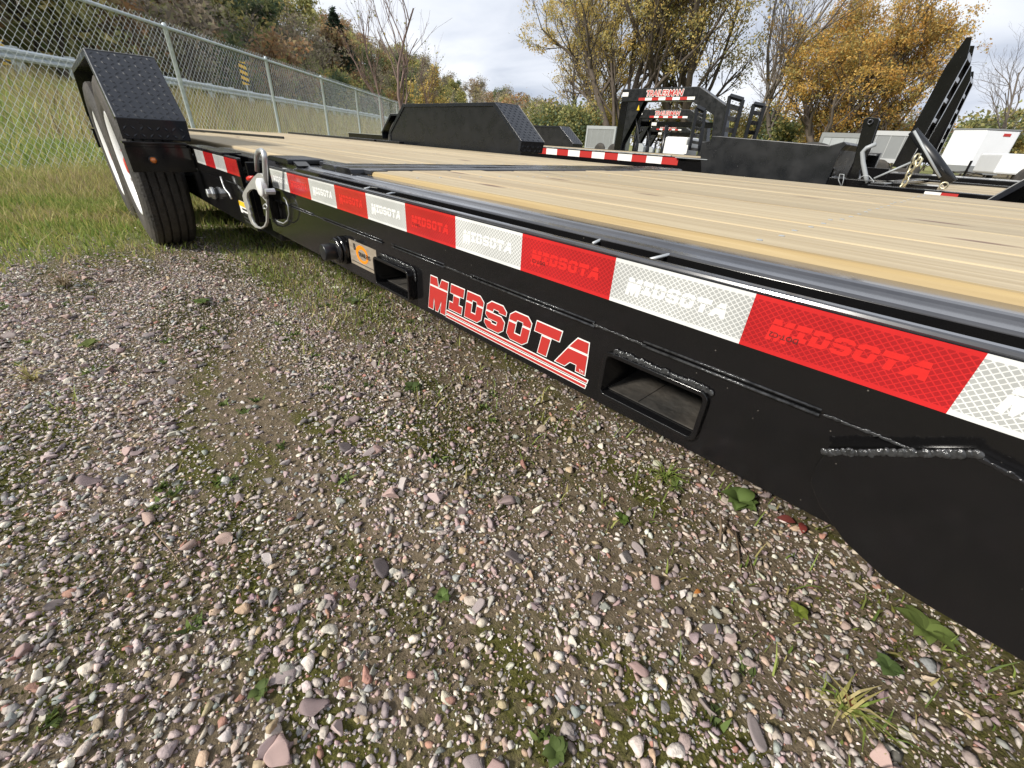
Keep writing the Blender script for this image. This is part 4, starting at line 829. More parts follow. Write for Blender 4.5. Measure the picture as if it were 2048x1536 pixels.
mb = MB(); mb.prism([c_-e_*0.12+o_*0.2, c_+e_*0.12+o_*0.2, c_+e_*0.12+o_*0.2+np.array([0, 0, 0.1]), c_-e_*0.12+o_*0.2+np.array([0, 0, 0.1])], o_); obj('badge', mb, REDD, VT)
mb = MB(); mb.tube([(0, 0.2, 0.42), (0, -1.1, 0.42)], 0.05, 6); mb.tube([(-0.6, 0.6, 0.32), (0, -1.0, 0.40)], 0.04, 6); mb.tube([(0.6, 0.6, 0.32), (0, -1.0, 0.40)], 0.04, 6); mb.tube([(0, -0.9, 0), (0, -0.9, 0.8)], 0.04, 8); obj('tongue', mb, BLACK, VT)
for sx_ in (-1, 1):
    mb = MB(); mb.lathe([(0, -0.1), (0.3, -0.1), (0.33, -0.06), (0.33, 0.08), (0, 0.08)], (sx_*0.88, 2.6, 0.33), (1, 0, 0), 24); obj('wheel', mb, RUBBER, VT, smooth=True)
q = at(1972, 266, z=1.95); VT.location = (q[0], q[1], 0); VT.rotation_euler = (0, 0, R(4)); VT.scale = (1.15, 1.15, 1.08)
# white pickup at the edge
PU = thing('pickup_truck', (0, 0, 0), 'white pickup truck parked beside the white V-nosed trailer', 'truck')
mb = MB(); mb.prism([(0, 0, 0.45), (5.4, 0, 0.45), (5.4, 0, 1.05), (3.9, 0, 1.1), (3.2, 0, 1.78), (1.9, 0, 1.8), (1.75, 0, 1.12), (0, 0, 1.1)], (0, 1.95, 0)); obj('body', mb, WPAINT, PU, bevel=0.06)
mb = MB(); mb.prism([(2.6, -0.01, 1.16), (3.75, -0.01, 1.16), (3.15, -0.01, 1.68), (2.6, -0.01, 1.68)], (0, 0.03, 0)); mb.prism([(1.95, -0.01, 1.16), (2.5, -0.01, 1.16), (2.5, -0.01, 1.68), (2.02, -0.01, 1.68)], (0, 0.03, 0)); obj('window', mb, GLASSD, PU)
mb = MB(); mb.box(2.54, 2.56, -0.004, 0.02, 0.55, 1.72); mb.box(1.85, 1.87, -0.004, 0.02, 0.55, 1.72); obj('door_gap', mb, BLKP, PU)
mb = MB(); mb.box(2.62, 2.8, -0.03, 0.0, 1.02, 1.06); obj('door_handle', mb, BLKP, PU)
for cx in (1.0, 4.4):
    mb = MB(); mb.lathe([(0, -0.03), (0.22, -0.03), (0.36, -0.03), (0.39, 0.0), (0.39, 0.24), (0, 0.24)], (cx, 0, 0.39), (0, 1, 0), 28); obj('wheel', mb, RUBBER, PU, smooth=True)
q = at(2010, 305, y=24); PU.location = (q[0], 24, 0); PU.rotation_euler = (0, 0, R(20))

# ------------------------------------------------------------------ chain link fence
FE = thing('chain_link_fence', (-12.0, 4.8, 0), 'galvanised chain link fence with top rail along the foot of the grassy bank', 'fence')
T0, T1, FH = -9.4, 40.0, 1.80
post_t = [1.372+3.08*k for k in range(0, 13)]+[-7.5]
for t_ in post_t:
    p = frompt(t_, 0.0); z = float(height(p[0], p[1])); mb = MB(); mb.lathe([(0.031, -0.1), (0.031, FH-0.03), (0.034, FH-0.028), (0.03, FH+0.03), (0, FH+0.045)], (p[0], p[1], z), (0, 0, 1), 10); obj('post', mb, GALVF, FE, smooth=True)
mb = MB(); a = frompt(T0, 0); b = frompt(T1, 0); mb.tube([(a[0], a[1], FH), (b[0], b[1], FH)], 0.022, 8); obj('top_rail', mb, GALVF, FE, smooth=True)
# woven wire: each wire zigzags between its two neighbours
PW_ = 0.098; nw = int((T1-T0)/(PW_/2)); nz_ = 38; hz = (FH+0.05)/nz_; V = []; F = []; o = 0
k_ = np.arange(nz_+1); tri = np.array([0, 2.094, 4.189])
for i in range(nw):
    tt = T0+PW_/2*i; tz = tt+np.where((k_+i) % 2 == 0, 0, PW_/2); zz = 0.02+k_*hz; far = tt > 14
    kk = slice(None); r = 0.0024
    px_, py_ = FP0[0]+FD[0]*tz, FP0[1]+FD[1]*tz; s_off = np.where((k_+i) % 2 == 0, 0.004, -0.004)-0.03
    ring = []
    for a in tri: ring.append(np.stack([px_+FD[0]*r*math.cos(a)+FN[0]*(s_off+r*math.sin(a)), py_+FD[1]*r*math.cos(a)+FN[1]*(s_off+r*math.sin(a)), zz], -1))
    W = np.stack(ring, 1).reshape(-1, 3); V.append(W)
    q = np.arange(nz_)[:, None]*3
    for j in range(3): F.append(np.concatenate([q+j, q+(j+1) % 3, q+3+(j+1) % 3, q+3+j], 1)+o)
    o += len(W)
me = npmesh('wire_mesh', np.concatenate(V), np.concatenate(F), 4); link_mesh('wire_mesh', me, GALVF, FE)['kind'] = 'stuff'

# guardrail and hazard markers along the road
GRL = thing('guardrail', (-22, 2, 1.3), 'galvanised steel guardrail along the road above the fence', 'guardrail')
prof = [(0, 0.0), (0.06, 0.05), (0.06, 0.10), (0.0, 0.15), (0.06, 0.21), (0.06, 0.26), (0, 0.31)]
mb = MB(); a = frompt(-30, 9.3); b = frompt(160, 9.3)
vs = []
for p in (a, b): vs += [(p[0]-FN[0]*h_, p[1]-FN[1]*h_, 1.83+z_) for h_, z_ in prof]
mb.add(vs, [(i, i+1, i+8, i+7) for i in range(6)]); obj('rail_beam', mb, GALVF, GRL)
for t_ in np.arange(-12, 90, 1.9):
    p = frompt(t_, 9.45); mb = MB(); d1 = np.array([*FD, 0])*0.09; d2 = np.array([*FN, 0])*0.1; c = np.array([p[0], p[1], 1.2])
    mb.prism([c-d1-d2, c+d1-d2, c+d1+d2, c-d1+d2], (0, 0, 1.0)); obj('post', mb, GALVF, GRL)
def marker(t_, s_, z1, label):
    p = frompt(t_, s_); T = thing('hazard_marker', (p[0], p[1], 1.3), label, 'sign')
    nn = np.array([1.2-p[0], -2.0-p[1], 0]); nn /= np.linalg.norm(nn); dv = np.array([-nn[1], nn[0], 0])*0.16; up = np.array([0, 0, 0.92]); c = np.array([p[0], p[1], z1-0.92])
    # turned to face traffic and the lot
    mb = MB(); mb.prism([c-dv, c+dv, c+dv+up, c-dv+up], nn*0.01); bd = obj('board', mb, YELP, T)
    for k_ in range(4):
        y0 = 0.04+0.24*k_
        pts = [(-1, y0), (-1, y0+0.12), (1, y0+0.12-0.2+0.2), (1, y0)]
        pts = [(-1, y0+0.10), (-1, y0+0.2), (1, y0+0.08), (1, y0-0.02)]
        mb = MB(); mb.prism([c+dv*a+np.array([0, 0, max(0, min(b, 0.92))])+nn*0.0105 for a, b in pts], nn*0.002); obj('stripe', mb, BLKP, bd)
    mb = MB(); q = np.array([p[0], p[1], 1.2])-nn*0.03; mb.tube([q, q+np.array([0, 0, z1-1.3])], 0.03, 6); obj('post', mb, GALVF, T)
marker(18.9, 7.9, 3.18, 'yellow and black striped hazard marker on the bank behind the fence'); 
p = at(-6, 78, z=3.2); tq, sq = fst(p[0], p[1]); marker(float(tq), float(sq), 3.2, 'yellow and black hazard marker at the guardrail beside the steep wooded bank')

# ------------------------------------------------------------------ trees
def tree_mesh(seed, H, spread, levels, kids, leafn, leafs, cols, trunk_r, bark, nm, upness=0.35, leaf_sig=0.35, crown_lo=0.18, leaf_tri=False, multi=1, droop=0.0):
    rg = random.Random(seed); nr_ = np.random.default_rng(seed); mb = MB(); tips = []
    def grow(p, d, ln, r, lv):
        n_ = 5 if lv < 2 else 3; path = [p]; rad = [r]; q = p
        dd = d
        for i in range(n_):
            dd = dd+np.array([rg.gauss(0, 0.14), rg.gauss(0, 0.14), rg.gauss(0, 0.10)+(0.05 if lv else 0.0)-droop*lv*0.05]); dd /= np.linalg.norm(dd); q = q+dd*ln/n_; path.append(q); rad.append(max(r*(1-0.62*(i+1)/n_), 0.004))
        mb.tube(path, rad, 7 if lv == 0 else 5 if lv == 1 else 3, cap=False)
        if lv >= levels:
            tips.append((path[1], path[-1])); return
        nk = kids[lv] if lv < len(kids) else kids[-1]
        for k_ in range(nk):
            f_ = (crown_lo+(1-crown_lo)*(k_+rg.random())/nk) if lv == 0 else 0.25+0.75*(k_+rg.random())/nk
            i_ = min(int(f_*n_), n_-1); base = path[i_]+(path[i_+1]-path[i_])*(f_*n_-i_); a = rg.uniform(0, 6.283); sp_ = spread*rg.uniform(0.7, 1.3)
            t_ = dd if lv else d; h_ = np.cross(t_, (0.3, 0.7, 0.2)); h_ /= np.linalg.norm(h_); g_ = np.cross(t_, h_)
            nd = t_*math.cos(sp_)+(h_*math.cos(a)+g_*math.sin(a))*math.sin(sp_)+np.array([0, 0, upness*rg.random()]); nd /= np.linalg.norm(nd)
            grow(base, nd, ln*(0.62 if lv == 0 else 0.58)*rg.uniform(0.7, 1.15)*(1-0.45*f_ if lv == 0 else 1), rad[i_]*0.6, lv+1)
        tips.append((path[-2], path[-1]))
    for k_ in range(multi):
        d0 = np.array([rg.gauss(0, 0.10*(1+multi*0.6)), rg.gauss(0, 0.10*(1+multi*0.6)), 1.0]); grow(np.array([rg.gauss(0, 0.1)*(multi > 1), rg.gauss(0, 0.1)*(multi > 1), -0.1]), d0/np.linalg.norm(d0), H*rg.uniform(0.72, 0.85), trunk_r, 0)
    tm = bpy.data.meshes.new('trunk'); tm.from_pydata(mb.v, [], mb.f); tm.update(); tm.materials.append(bark); tm.polygons.foreach_set('use_smooth', [True]*len(tm.polygons))
    cm = None
    if leafn:
        ta = np.array([t[0] for t in tips]); tb = np.array([t[1] for t in tips]); wsel = nr_.dirichlet(np.full(len(tips), 0.4)); ii = nr_.choice(len(tips), leafn, p=wsel)
        c = ta[ii]+(tb[ii]-ta[ii])*nr_.random((leafn, 1))*1.1+nr_.normal(0, leaf_sig, (leafn, 3))*np.array([1, 1, 0.75])
        c[:, 2] = np.maximum(c[:, 2], 0.25)
        a = nr_.normal(size=(leafn, 3)); a /= np.linalg.norm(a, axis=1, keepdims=True); b = np.cross(a, nr_.normal(size=(leafn, 3))); b /= np.linalg.norm(b, axis=1, keepdims=True)
        sz = leafs*nr_.uniform(0.55, 1.35, (leafn, 1)); a *= sz; b *= sz*0.62
        if leaf_tri: V = np.stack([c-a*0.8-b, c-a*0.8+b, c+a], 1); kf = 3
        else: V = np.stack([c-a, c-b, c+a, c+b], 1); kf = 4
        cols = np.array(cols); clump = nr_.integers(0, len(cols), len(tips)); pick = np.where(nr_.random(leafn) < 0.6, clump[ii], nr_.integers(0, len(cols), leafn))
        cc = np.repeat(cols[pick]*nr_.uniform(0.7, 1.3, (leafn, 1)), kf, 0)
        cm = npmesh('crown', V.reshape(-1, 3), np.arange(leafn*kf).reshape(-1, kf), kf, cc); cm.materials.append(LEAF)
    return tm, cm
def put_tree(name, meshes, loc, rot, s, label, cat='tree', group=None):
    T = bpy.data.objects.new(name, None); COL.objects.link(T); T.location = loc; T.rotation_euler = (0, 0, rot); T.scale = (s,)*3 if not hasattr(s, '__len__') else s; tag(T, label, cat, group)
    for nm_, me in zip(('trunk', 'crown'), meshes):
        if me is None: continue
        o = bpy.data.objects.new(nm_, me); COL.objects.link(o); o.parent = T
    return T
def dirpos(px, D, py=260):
    d = ray(px, py)[:2]; d /= np.linalg.norm(d); return CAM[0]+d[0]*D, CAM[1]+d[1]*D
BARKR = mat('reddish_bark', (0.20, 0.135, 0.115), 0.85, var=0.3, vscale=3)
YEL = [(0.60, 0.46, 0.15), (0.66, 0.52, 0.19), (0.54, 0.43, 0.16), (0.40, 0.37, 0.15), (0.60, 0.42, 0.13)]
YGR = [(0.28, 0.29, 0.11), (0.38, 0.36, 0.14), (0.23, 0.25, 0.10), (0.52, 0.42, 0.16)]
ORA = [(0.58, 0.36, 0.09), (0.64, 0.42, 0.12), (0.52, 0.34, 0.10), (0.42, 0.34, 0.12), (0.56, 0.31, 0.08), (0.34, 0.30, 0.11)]
GRN = [(0.14, 0.18, 0.085), (0.18, 0.21, 0.09), (0.23, 0.23, 0.10), (0.10, 0.14, 0.08)]
RUS = [(0.36, 0.24, 0.13), (0.42, 0.24, 0.12), (0.31, 0.22, 0.14), (0.38, 0.30, 0.15)]
BRN = [(0.32, 0.26, 0.20), (0.38, 0.31, 0.23), (0.27, 0.23, 0.18), (0.35, 0.33, 0.19)]
big1 = tree_mesh(11, 13, 0.62, 4, (9, 5, 4, 3), 30000, 0.072, YEL, 0.24, BARK, 'y', leaf_sig=0.22, multi=3, leaf_tri=True, crown_lo=0.1)
big2 = tree_mesh(12, 14, 0.66, 4, (9, 5, 4, 3), 27000, 0.072, YGR+YEL[:3], 0.26, BARK, 'g', leaf_sig=0.24, multi=3, leaf_tri=True, crown_lo=0.1)
org1 = tree_mesh(13, 9, 0.7, 4, (9, 5, 4, 3), 34000, 0.062, ORA, 0.2, BARK, 'o', leaf_sig=0.20, crown_lo=0.06, multi=3, leaf_tri=True)
bare1 = tree_mesh(14, 12, 0.55, 4, (8, 5, 4, 3), 250, 0.09, YEL, 0.17, BARKG, 'b', leaf_sig=0.2)
bare2 = tree_mesh(15, 9, 0.6, 4, (8, 5, 4, 3), 0, 0.09, YEL, 0.13, BARKG, 'b2')
sap = tree_mesh(16, 6.2, 0.42, 3, (9, 4, 3), 60, 0.06, YGR, 0.07, BARKR, 's', upness=0.5, leaf_sig=0.08)
sml = tree_mesh(17, 4.6, 0.55, 3, (9, 5, 4), 3200, 0.075, YEL+ORA[:1]+YGR[:1], 0.05, BARK, 'sy', leaf_sig=0.16, crown_lo=0.1)
def T_(name, meshes, px, D, rot, s, label, grp=None):
    x, y = dirpos(px, D); return put_tree(name, meshes, (x, y, float(height(np.array(x), np.array(y)))), rot, s, label, 'tree', grp)
T_('yellow_tree', big1, 1235, 33, 0.4, 1.0, 'tall yellow-leaved tree left of the gooseneck neck')
T_('yellow_tree', big1, 1212, 42, 2.4, 0.8, 'smaller yellow-leaved tree at the edge of the tall one')
T_('olive_tree', big2, 1375, 36, 1.0, 1.0, 'tall olive-yellow tree behind the gooseneck arch')
T_('orange_tree', org1, 1665, 34, 0.2, (1.0, 1.0, 0.92), 'broad orange autumn tree behind the tongue upright')
T_('orange_tree', org1, 1748, 38, 2.0, (0.88, 0.88, 1.15), 'taller orange-brown tree behind the folded ramps')
T_('bare_tree', bare1, 1500, 34, 0.3, 1.0, 'tall bare grey tree right of the olive trees')
T_('bare_tree', bare1, 1570, 38, 2.2, 1.0, 'leaning bare tree beside the orange tree')
T_('bare_tree', bare1, 1540, 46, 4.4, 0.8, 'shorter bare tree between the two tall bare ones')
T_('bare_tree', bare2, 1132, 36, 1.1, 0.95, 'small bare tree left of the yellow tree')
T_('bare_tree', bare2, 2030, 45, 2.6, 0.8, 'bare twiggy tree beyond the white cargo trailer')
T_('sapling', sap, 815, 21, 0.5, 1.05, 'thin bare sapling cluster with reddish stems by the fence end')
T_('sapling', sap, 772, 23, 2.5, 0.9, 'paler bare sapling beside the reddish one')
T_('sapling', sap, 848, 22, 4.0, 0.62, 'short sapling with a few green leaves by the fence end')
T_('small_yellow_tree', sml, 895, 24, 0.0, 0.62, 'small yellow and orange leafed tree above the black fender')
# wooded hillside
hv = [('rust_tree', tree_mesh(21, 9, 0.7, 2, (9, 6), 1100, 0.30, RUS, 0.15, BARK, 'h', leaf_tri=True, leaf_sig=0.6, crown_lo=0.1), 'rust-brown autumn tree on the wooded hillside'),
      ('brown_tree', tree_mesh(22, 9.5, 0.7, 3, (8, 5, 3), 800, 0.26, BRN, 0.16, BARKG, 'h', leaf_tri=True, leaf_sig=0.6, crown_lo=0.1), 'brown half-bare tree on the wooded hillside'),
      ('olive_tree', tree_mesh(23, 8.5, 0.75, 2, (10, 6), 1300, 0.30, YGR, 0.15, BARK, 'h', leaf_tri=True, leaf_sig=0.65, crown_lo=0.08), 'olive-green tree on the wooded hillside'),
      ('yellow_tree', tree_mesh(24, 7.5, 0.75, 2, (10, 6), 1200, 0.27, YEL[:4]+YGR[:2], 0.12, BARK, 'h', leaf_tri=True, leaf_sig=0.6, crown_lo=0.05), 'dull yellow tree on the wooded hillside'),
      ('green_tree', tree_mesh(25, 8.5, 0.7, 2, (10, 6), 1400, 0.30, GRN, 0.15, BARK, 'h', leaf_tri=True, leaf_sig=0.6, crown_lo=0.06), 'dark green tree on the wooded hillside'),
      ('bare_tree', tree_mesh(26, 10, 0.6, 3, (9, 6, 4), 120, 0.2, BRN, 0.16, BARKG, 'h', leaf_tri=True, leaf_sig=0.4), 'bare grey-brown tree on the wooded hillside')]
wts = [4, 7, 5, 4, 3, 4]
rr_ = random.Random(3); cnt = 0; spots = []
for _ in range(6000):
    if cnt >= 280: break
    t_ = rr_.uniform(-8, 60) if cnt < 170 else rr_.uniform(45, 175) if cnt < 250 else rr_.uniform(175, 300); s_ = 17.5+30*rr_.random()**1.5 if cnt < 170 else 17.5+33*rr_.random()
    mind = 2.6 if cnt < 170 else 5.5
    if any((t_-a)**2+(s_-b)**2 < mind**2 for a, b in spots): continue
    spots.append((t_, s_)); p = frompt(t_, s_); z = float(height(p[0], p[1])); k_ = rr_.choices(range(6), wts)[0]; nm_, ms_, lab = hv[k_]
    sc_ = rr_.uniform(0.7, 1.1)*(0.75 if s_ < 24 else 1.0); zone = 'at the foot of the wooded hillside just above the road' if s_ < 22 else 'along the ridge of the wooded hillside' if s_ > 37 else 'halfway up the wooded hillside'
    if t_ > 62: zone = 'on the distant end of the wooded hillside'
    put_tree(nm_, ms_, (p[0], p[1], z-0.1), rr_.uniform(0, 6.28), sc_, lab.replace('on the wooded hillside', zone), 'tree', 'trees on the wooded hillside'); cnt += 1
hp = []
for _ in range(4000):
    if len(hp) >= 125: break
    px, D = rr_.uniform(780, 1190), rr_.uniform(190, 262); x, y = dirpos(px, D)
    if any((x-a)**2+(y-b)**2 < 42 for a, b in hp): continue
    hp.append((x, y)); nm_, ms_, lab = hv[rr_.choices(range(6), wts)[0]]; put_tree(nm_, ms_, (x, y, float(height(x, y))-0.1), rr_.uniform(0, 6.28), rr_.uniform(0.8, 1.15), lab.replace('on the wooded hillside', 'on the far rounded hill'), 'tree', 'trees on the far hill')
# far tree line across the flat, and shrubs behind the trailers
for i in range(46):
    px = 1010+i*24+rr_.uniform(-12, 12); D = rr_.uniform(62, 85) if i % 2 else rr_.uniform(48, 60)
    k_ = rr_.choices(range(6), [4, 5, 5, 3, 4, 4])[0]; nm_, ms_, lab = hv[k_]; x, y = dirpos(px, D)
    put_tree(nm_, ms_, (x, y, -0.1), rr_.uniform(0, 6.28), rr_.uniform(0.42, 0.62), lab.replace('on the wooded hillside', 'in the far tree line behind the trailers'), 'tree', 'far tree line')
yb = tree_mesh(33, 4.2, 0.8, 2, (10, 6), 5200, 0.085, YEL+YGR[:2], 0.04, BARK, 'yb', leaf_sig=0.42, crown_lo=0.02, multi=3, leaf_tri=True)
ob = tree_mesh(34, 4.0, 0.8, 2, (10, 6), 5200, 0.08, ORA, 0.04, BARK, 'ob', leaf_sig=0.42, crown_lo=0.02, multi=3, leaf_tri=True)
for i, (px, D, s_, k_, lab) in enumerate(((1205, 36, 0.85, 0, 'bushy yellow undergrowth below the tall yellow tree'), (1335, 38, 0.9, 0, 'yellow bush framed by the gooseneck arch'), (1440, 40, 0.9, 0, 'yellow-olive bush behind the ladder ramps'), (1640, 36, 0.85, 1, 'orange undergrowth below the broad orange tree'), (1770, 38, 0.9, 1, 'russet bush behind the tall ramps'))):
    x, y = dirpos(px, D); put_tree('bush', (yb, ob)[k_], (x, y, 0), i*0.9, s_, lab, 'bush')
shr = tree_mesh(31, 2.4, 0.8, 2, (9, 6), 3000, 0.085, GRN+YGR, 0.03, BARK, 'sh', leaf_sig=0.28, crown_lo=0.02, multi=3)
for i, (px, D, s_, lab) in enumerate(((1075, 40, 1.1, 'green shrub left of the grey ribbed cargo trailer'), (1120, 34, 1.25, 'green shrub at the foot of the small bare tree'), (1165, 31, 1.1, 'bushy shrub behind the grey ribbed cargo trailer'), (1010, 45, 1.2, 'low shrub beyond the black fender'), (1420, 36, 1.1, 'green shrub at the foot of the olive trees'), (1560, 38, 1.2, 'green shrub under the bare trees'), (1990, 48, 1.6, 'green shrub behind the white V-nosed trailer'))):
    x, y = dirpos(px, D); put_tree('shrub', shr, (x, y, 0), i*1.3, s_, lab, 'shrub')
# one pine on the ridge
def pine():
    nr_ = np.random.default_rng(4); V = []; C_ = []; n_ = 5200; h = nr_.random(n_)**0.8; z = 1.2+h*9.8; lay = np.round(z*1.25)/1.25; r = (1-h)**0.8*2.5*(0.5+0.5*nr_.random(n_)); a = nr_.integers(0, 9, n_)*0.7+lay*1.9+nr_.normal(0, 0.2, n_)
    c = np.stack([r*np.cos(a), r*np.sin(a), lay+nr_.normal(0, 0.16, n_)+0.12*r], -1); u_ = nr_.normal(size=(n_, 3))*0.17; v_ = nr_.normal(size=(n_, 3))*0.06
    V = np.stack([c-u_-v_, c-u_+v_, c+u_], 1).reshape(-1, 3); cc = np.repeat(np.array([(0.035, 0.055, 0.035)])*nr_.uniform(0.6, 1.5, (n_, 1)), 3, 0)
    cm = npmesh('crown', V, np.arange(n_*3).reshape(-1, 3), 3, cc); cm.materials.append(LEAF); mb = MB(); mb.tube([(0, 0, -0.2), (0.05, 0, 5), (0, 0, 11)], [0.22, 0.14, 0.02], 6); tm = bpy.data.meshes.new('trunk'); tm.from_pydata(mb.v, [], mb.f); tm.materials.append(BARK); return tm, cm
x, y = dirpos(695, 118); put_tree('pine_tree', pine(), (x, y, float(height(x, y))), 0, (1.75, 1.75, 1.02), 'dark pine rising above the wooded ridge', 'tree')

# ------------------------------------------------------------------ grass
def blades(name, P, hgt, wid, cols, lean=0.35, zfn=True):
    n_ = len(P); z0 = height(P[:, 0], P[:, 1]); a = rng.uniform(0, 6.283, n_); h = hgt*rng.uniform(0.5, 1.4, n_) if np.isscalar(hgt) else hgt; w_ = wid*rng.uniform(0.7, 1.4, n_)
    dx_, dy_ = np.cos(a), np.sin(a); b = rng.uniform(0, 6.283, n_); ln = lean*rng.uniform(0.2, 1.6, n_)*h; lx, ly = np.cos(b)*ln, np.sin(b)*ln
    def pt(f, wf, lf, sg): return np.stack([P[:, 0]+sg*dx_*w_*wf+lx*lf, P[:, 1]+sg*dy_*w_*wf+ly*lf, z0+h*f], -1)
    V = np.stack([pt(0, .5, 0, -1), pt(0, .5, 0, 1), pt(.55, .42, .35, -1), pt(.55, .42, .35, 1), pt(1, 0, 1, 0)], 1).reshape(-1, 3)
    f = np.array([[0, 1, 3], [0, 3, 2], [2, 3, 4]]); F = (f[None]+(np.arange(n_)*5)[:, None, None]).reshape(-1, 3)
    cols = np.array(cols); cc = np.repeat(cols[rng.integers(0, len(cols), n_)]*rng.uniform(0.7, 1.25, (n_, 1)), 5, 0)
    return link_mesh(name, npmesh(name, V, F, 3, cc), GRASS)
GG = [(0.24, 0.32, 0.07), (0.29, 0.35, 0.09), (0.36, 0.37, 0.12), (0.18, 0.26, 0.06)]; GY = [(0.46, 0.40, 0.16), (0.54, 0.46, 0.23), (0.38, 0.36, 0.12)]; GD = [(0.40, 0.32, 0.20), (0.33, 0.26, 0.16), (0.46, 0.38, 0.25), (0.26, 0.20, 0.13)]
def region(n_, fn, box):
    out_ = []; tot = 0
    while tot < n_:
        x = rng.uniform(box[0], box[1], n_); y = rng.uniform(box[2], box[3], n_); k = rng.random(n_) < fn(x, y); out_.append(np.stack([x[k], y[k]], -1)); tot += k.sum()
    return np.concatenate(out_)[:n_]
def lawn_w(x, y):
    d = np.maximum(-x-1.05, 0.02); edge = sstep(-0.95, -2.15, x+0.5*nfield(x, y, 2.2, 6.0)+0.3*nfield(x, y, 7.0, 9.0))**1.5; under = np.where(y > 0.05, 0.35, 1.0)
    return np.clip(edge*under*np.minimum(1, 3.0/d**1.15), 0, 1)*(fst(x, y)[1] < 0.4)
Pl = region(52000, lawn_w, (-9.0, -1.2, -3.4, 1.4)); dcam = np.hypot(Pl[:, 0]-1.5, Pl[:, 1]+0.4)
nf = nfield(Pl[:, 0], Pl[:, 1], 1.3, 5.0)+0.5*nfield(Pl[:, 0], Pl[:, 1], 5, 2.0); gm = (nf < 0.12) | (rng.random(len(Pl)) < 0.25); gm &= ~((Pl[:, 0] < -4.2-Pl[:, 1]*0.5) & (Pl[:, 0] > -6.8) & (rng.random(len(Pl)) < 0.45))
tag(blades('lawn_grass', Pl[gm], np.clip(0.011*dcam[gm], 0.025, 0.07)*rng.uniform(0.5, 1.5, gm.sum()), 0.0055, GG+[GY[2]], 0.5), 'short green grass beside the wheels', 'grass', kind='stuff')
dm = ~gm
tag(blades('dry_lawn_grass', Pl[dm], np.clip(0.011*dcam[dm], 0.025, 0.075)*rng.uniform(0.4, 1.8, dm.sum()), 0.0045, GY+GD[:2]+[GG[2]], 0.6), 'yellowed dry grass beside the wheels', 'grass', kind='stuff')
Ps = region(700, lawn_w, (-8.0, -1.1, -2.6, 0.9)); ds = np.hypot(Ps[:, 0]-1.5, Ps[:, 1]+0.4)
tag(blades('grass_stalks', Ps, np.clip(0.028*ds, 0.05, 0.2)*rng.uniform(0.5, 1.6, len(Ps)), 0.004, GY+[(0.5, 0.42, 0.12)], 0.8), 'tall pale seed stalks standing out of the lawn', 'grass', kind='stuff')
def bank_w(x, y):
    t, s = fst(x, y); return ((s > 0.1) & (s < 9.2))*np.clip(14/(np.hypot(x-1.5, y)+1), 0, 1)
Pb = region(44000, bank_w, (-45, -3, -14, 38)); tb_, sb_ = fst(Pb[:, 0], Pb[:, 1]); gb = (nfield(Pb[:, 0], Pb[:, 1], 0.35, 7.0)+0.35*nfield(Pb[:, 0], Pb[:, 1], 1.2, 1.0)-0.06*(tb_-6)-0.1) > 0.0
tag(blades('bank_grass', Pb[gb], 0.22*rng.uniform(0.5, 1.4, gb.sum()), 0.014, GG+[GY[0]], 0.5), 'green grass on the bank behind the fence', 'grass', kind='stuff')
hb_ = (0.46+0.4*nfield(Pb[:, 0], Pb[:, 1], 0.9, 4.0))*(1-0.5*sstep(5.5, 8.5, sb_))
tag(blades('dry_bank_grass', Pb[~gb], np.clip(hb_[~gb], 0.08, 0.7)*rng.uniform(0.4, 1.5, (~gb).sum()), 0.012, GD+GY+[GG[2], (0.2, 0.17, 0.08)], 0.35), 'tall tan dry grass on the bank behind the fence', 'grass', kind='stuff')
# scrappy growth in the gravel: along the trailer edge and in drifts
def weed_w(x, y):
    d = sstep(-0.02, 0.10, y)*sstep(0.6, -0.6, x)*(y < 0.8)*0.8+0.10*sstep(-0.1, 0.12, y)*(y < 0.6)
    drift = np.clip((nfield(x, y, 3.2, 12.0)-0.22)*2.2, 0, 1)*0.28*sstep(0.9, -0.9, x); return np.clip(d+drift, 0, 1)
cc_ = region(90, lambda x, y: np.clip(0.25+nfield(x, y, 2.0, 33.0), 0, 1), (-1.3, 1.8, -0.9, 0.35)); Pc = np.repeat(cc_, 14, 0)+rng.normal(0, 0.006, (90*14, 2))
tag(blades('weed_seedlings', Pc, 0.009*rng.uniform(0.5, 1.5, len(Pc)), 0.0075, [(0.14, 0.20, 0.05), (0.18, 0.23, 0.07), (0.11, 0.15, 0.05)], 1.1), 'tiny clover seedlings dotted through the gravel', 'weeds', kind='stuff')
Pw = region(9000, weed_w, (-1.9, 1.9, -1.1, 0.9))
tag(blades('sprouting_grass', Pw, 0.026*rng.uniform(0.4, 1.6, len(Pw)), 0.0028, GG+GY[:1], 0.7), 'thin grass sprouting through the gravel under the trailer edge', 'grass', kind='stuff')
# tiny moss-like cover
Pm = region(20000, lambda x, y: np.clip((nfield(x*0.4, y*1.3, 4.2, 21.0)-0.08)*2.5, 0, 1), (-1.2, 2.0, -1.0, 0.5))
tag(blades('moss', Pm, 0.0055*rng.uniform(0.5, 1.5, len(Pm)), 0.0035, [(0.10, 0.11, 0.02), (0.14, 0.14, 0.03), (0.07, 0.08, 0.016)], 0.8), 'dark olive moss between the stones', 'moss', kind='stuff')

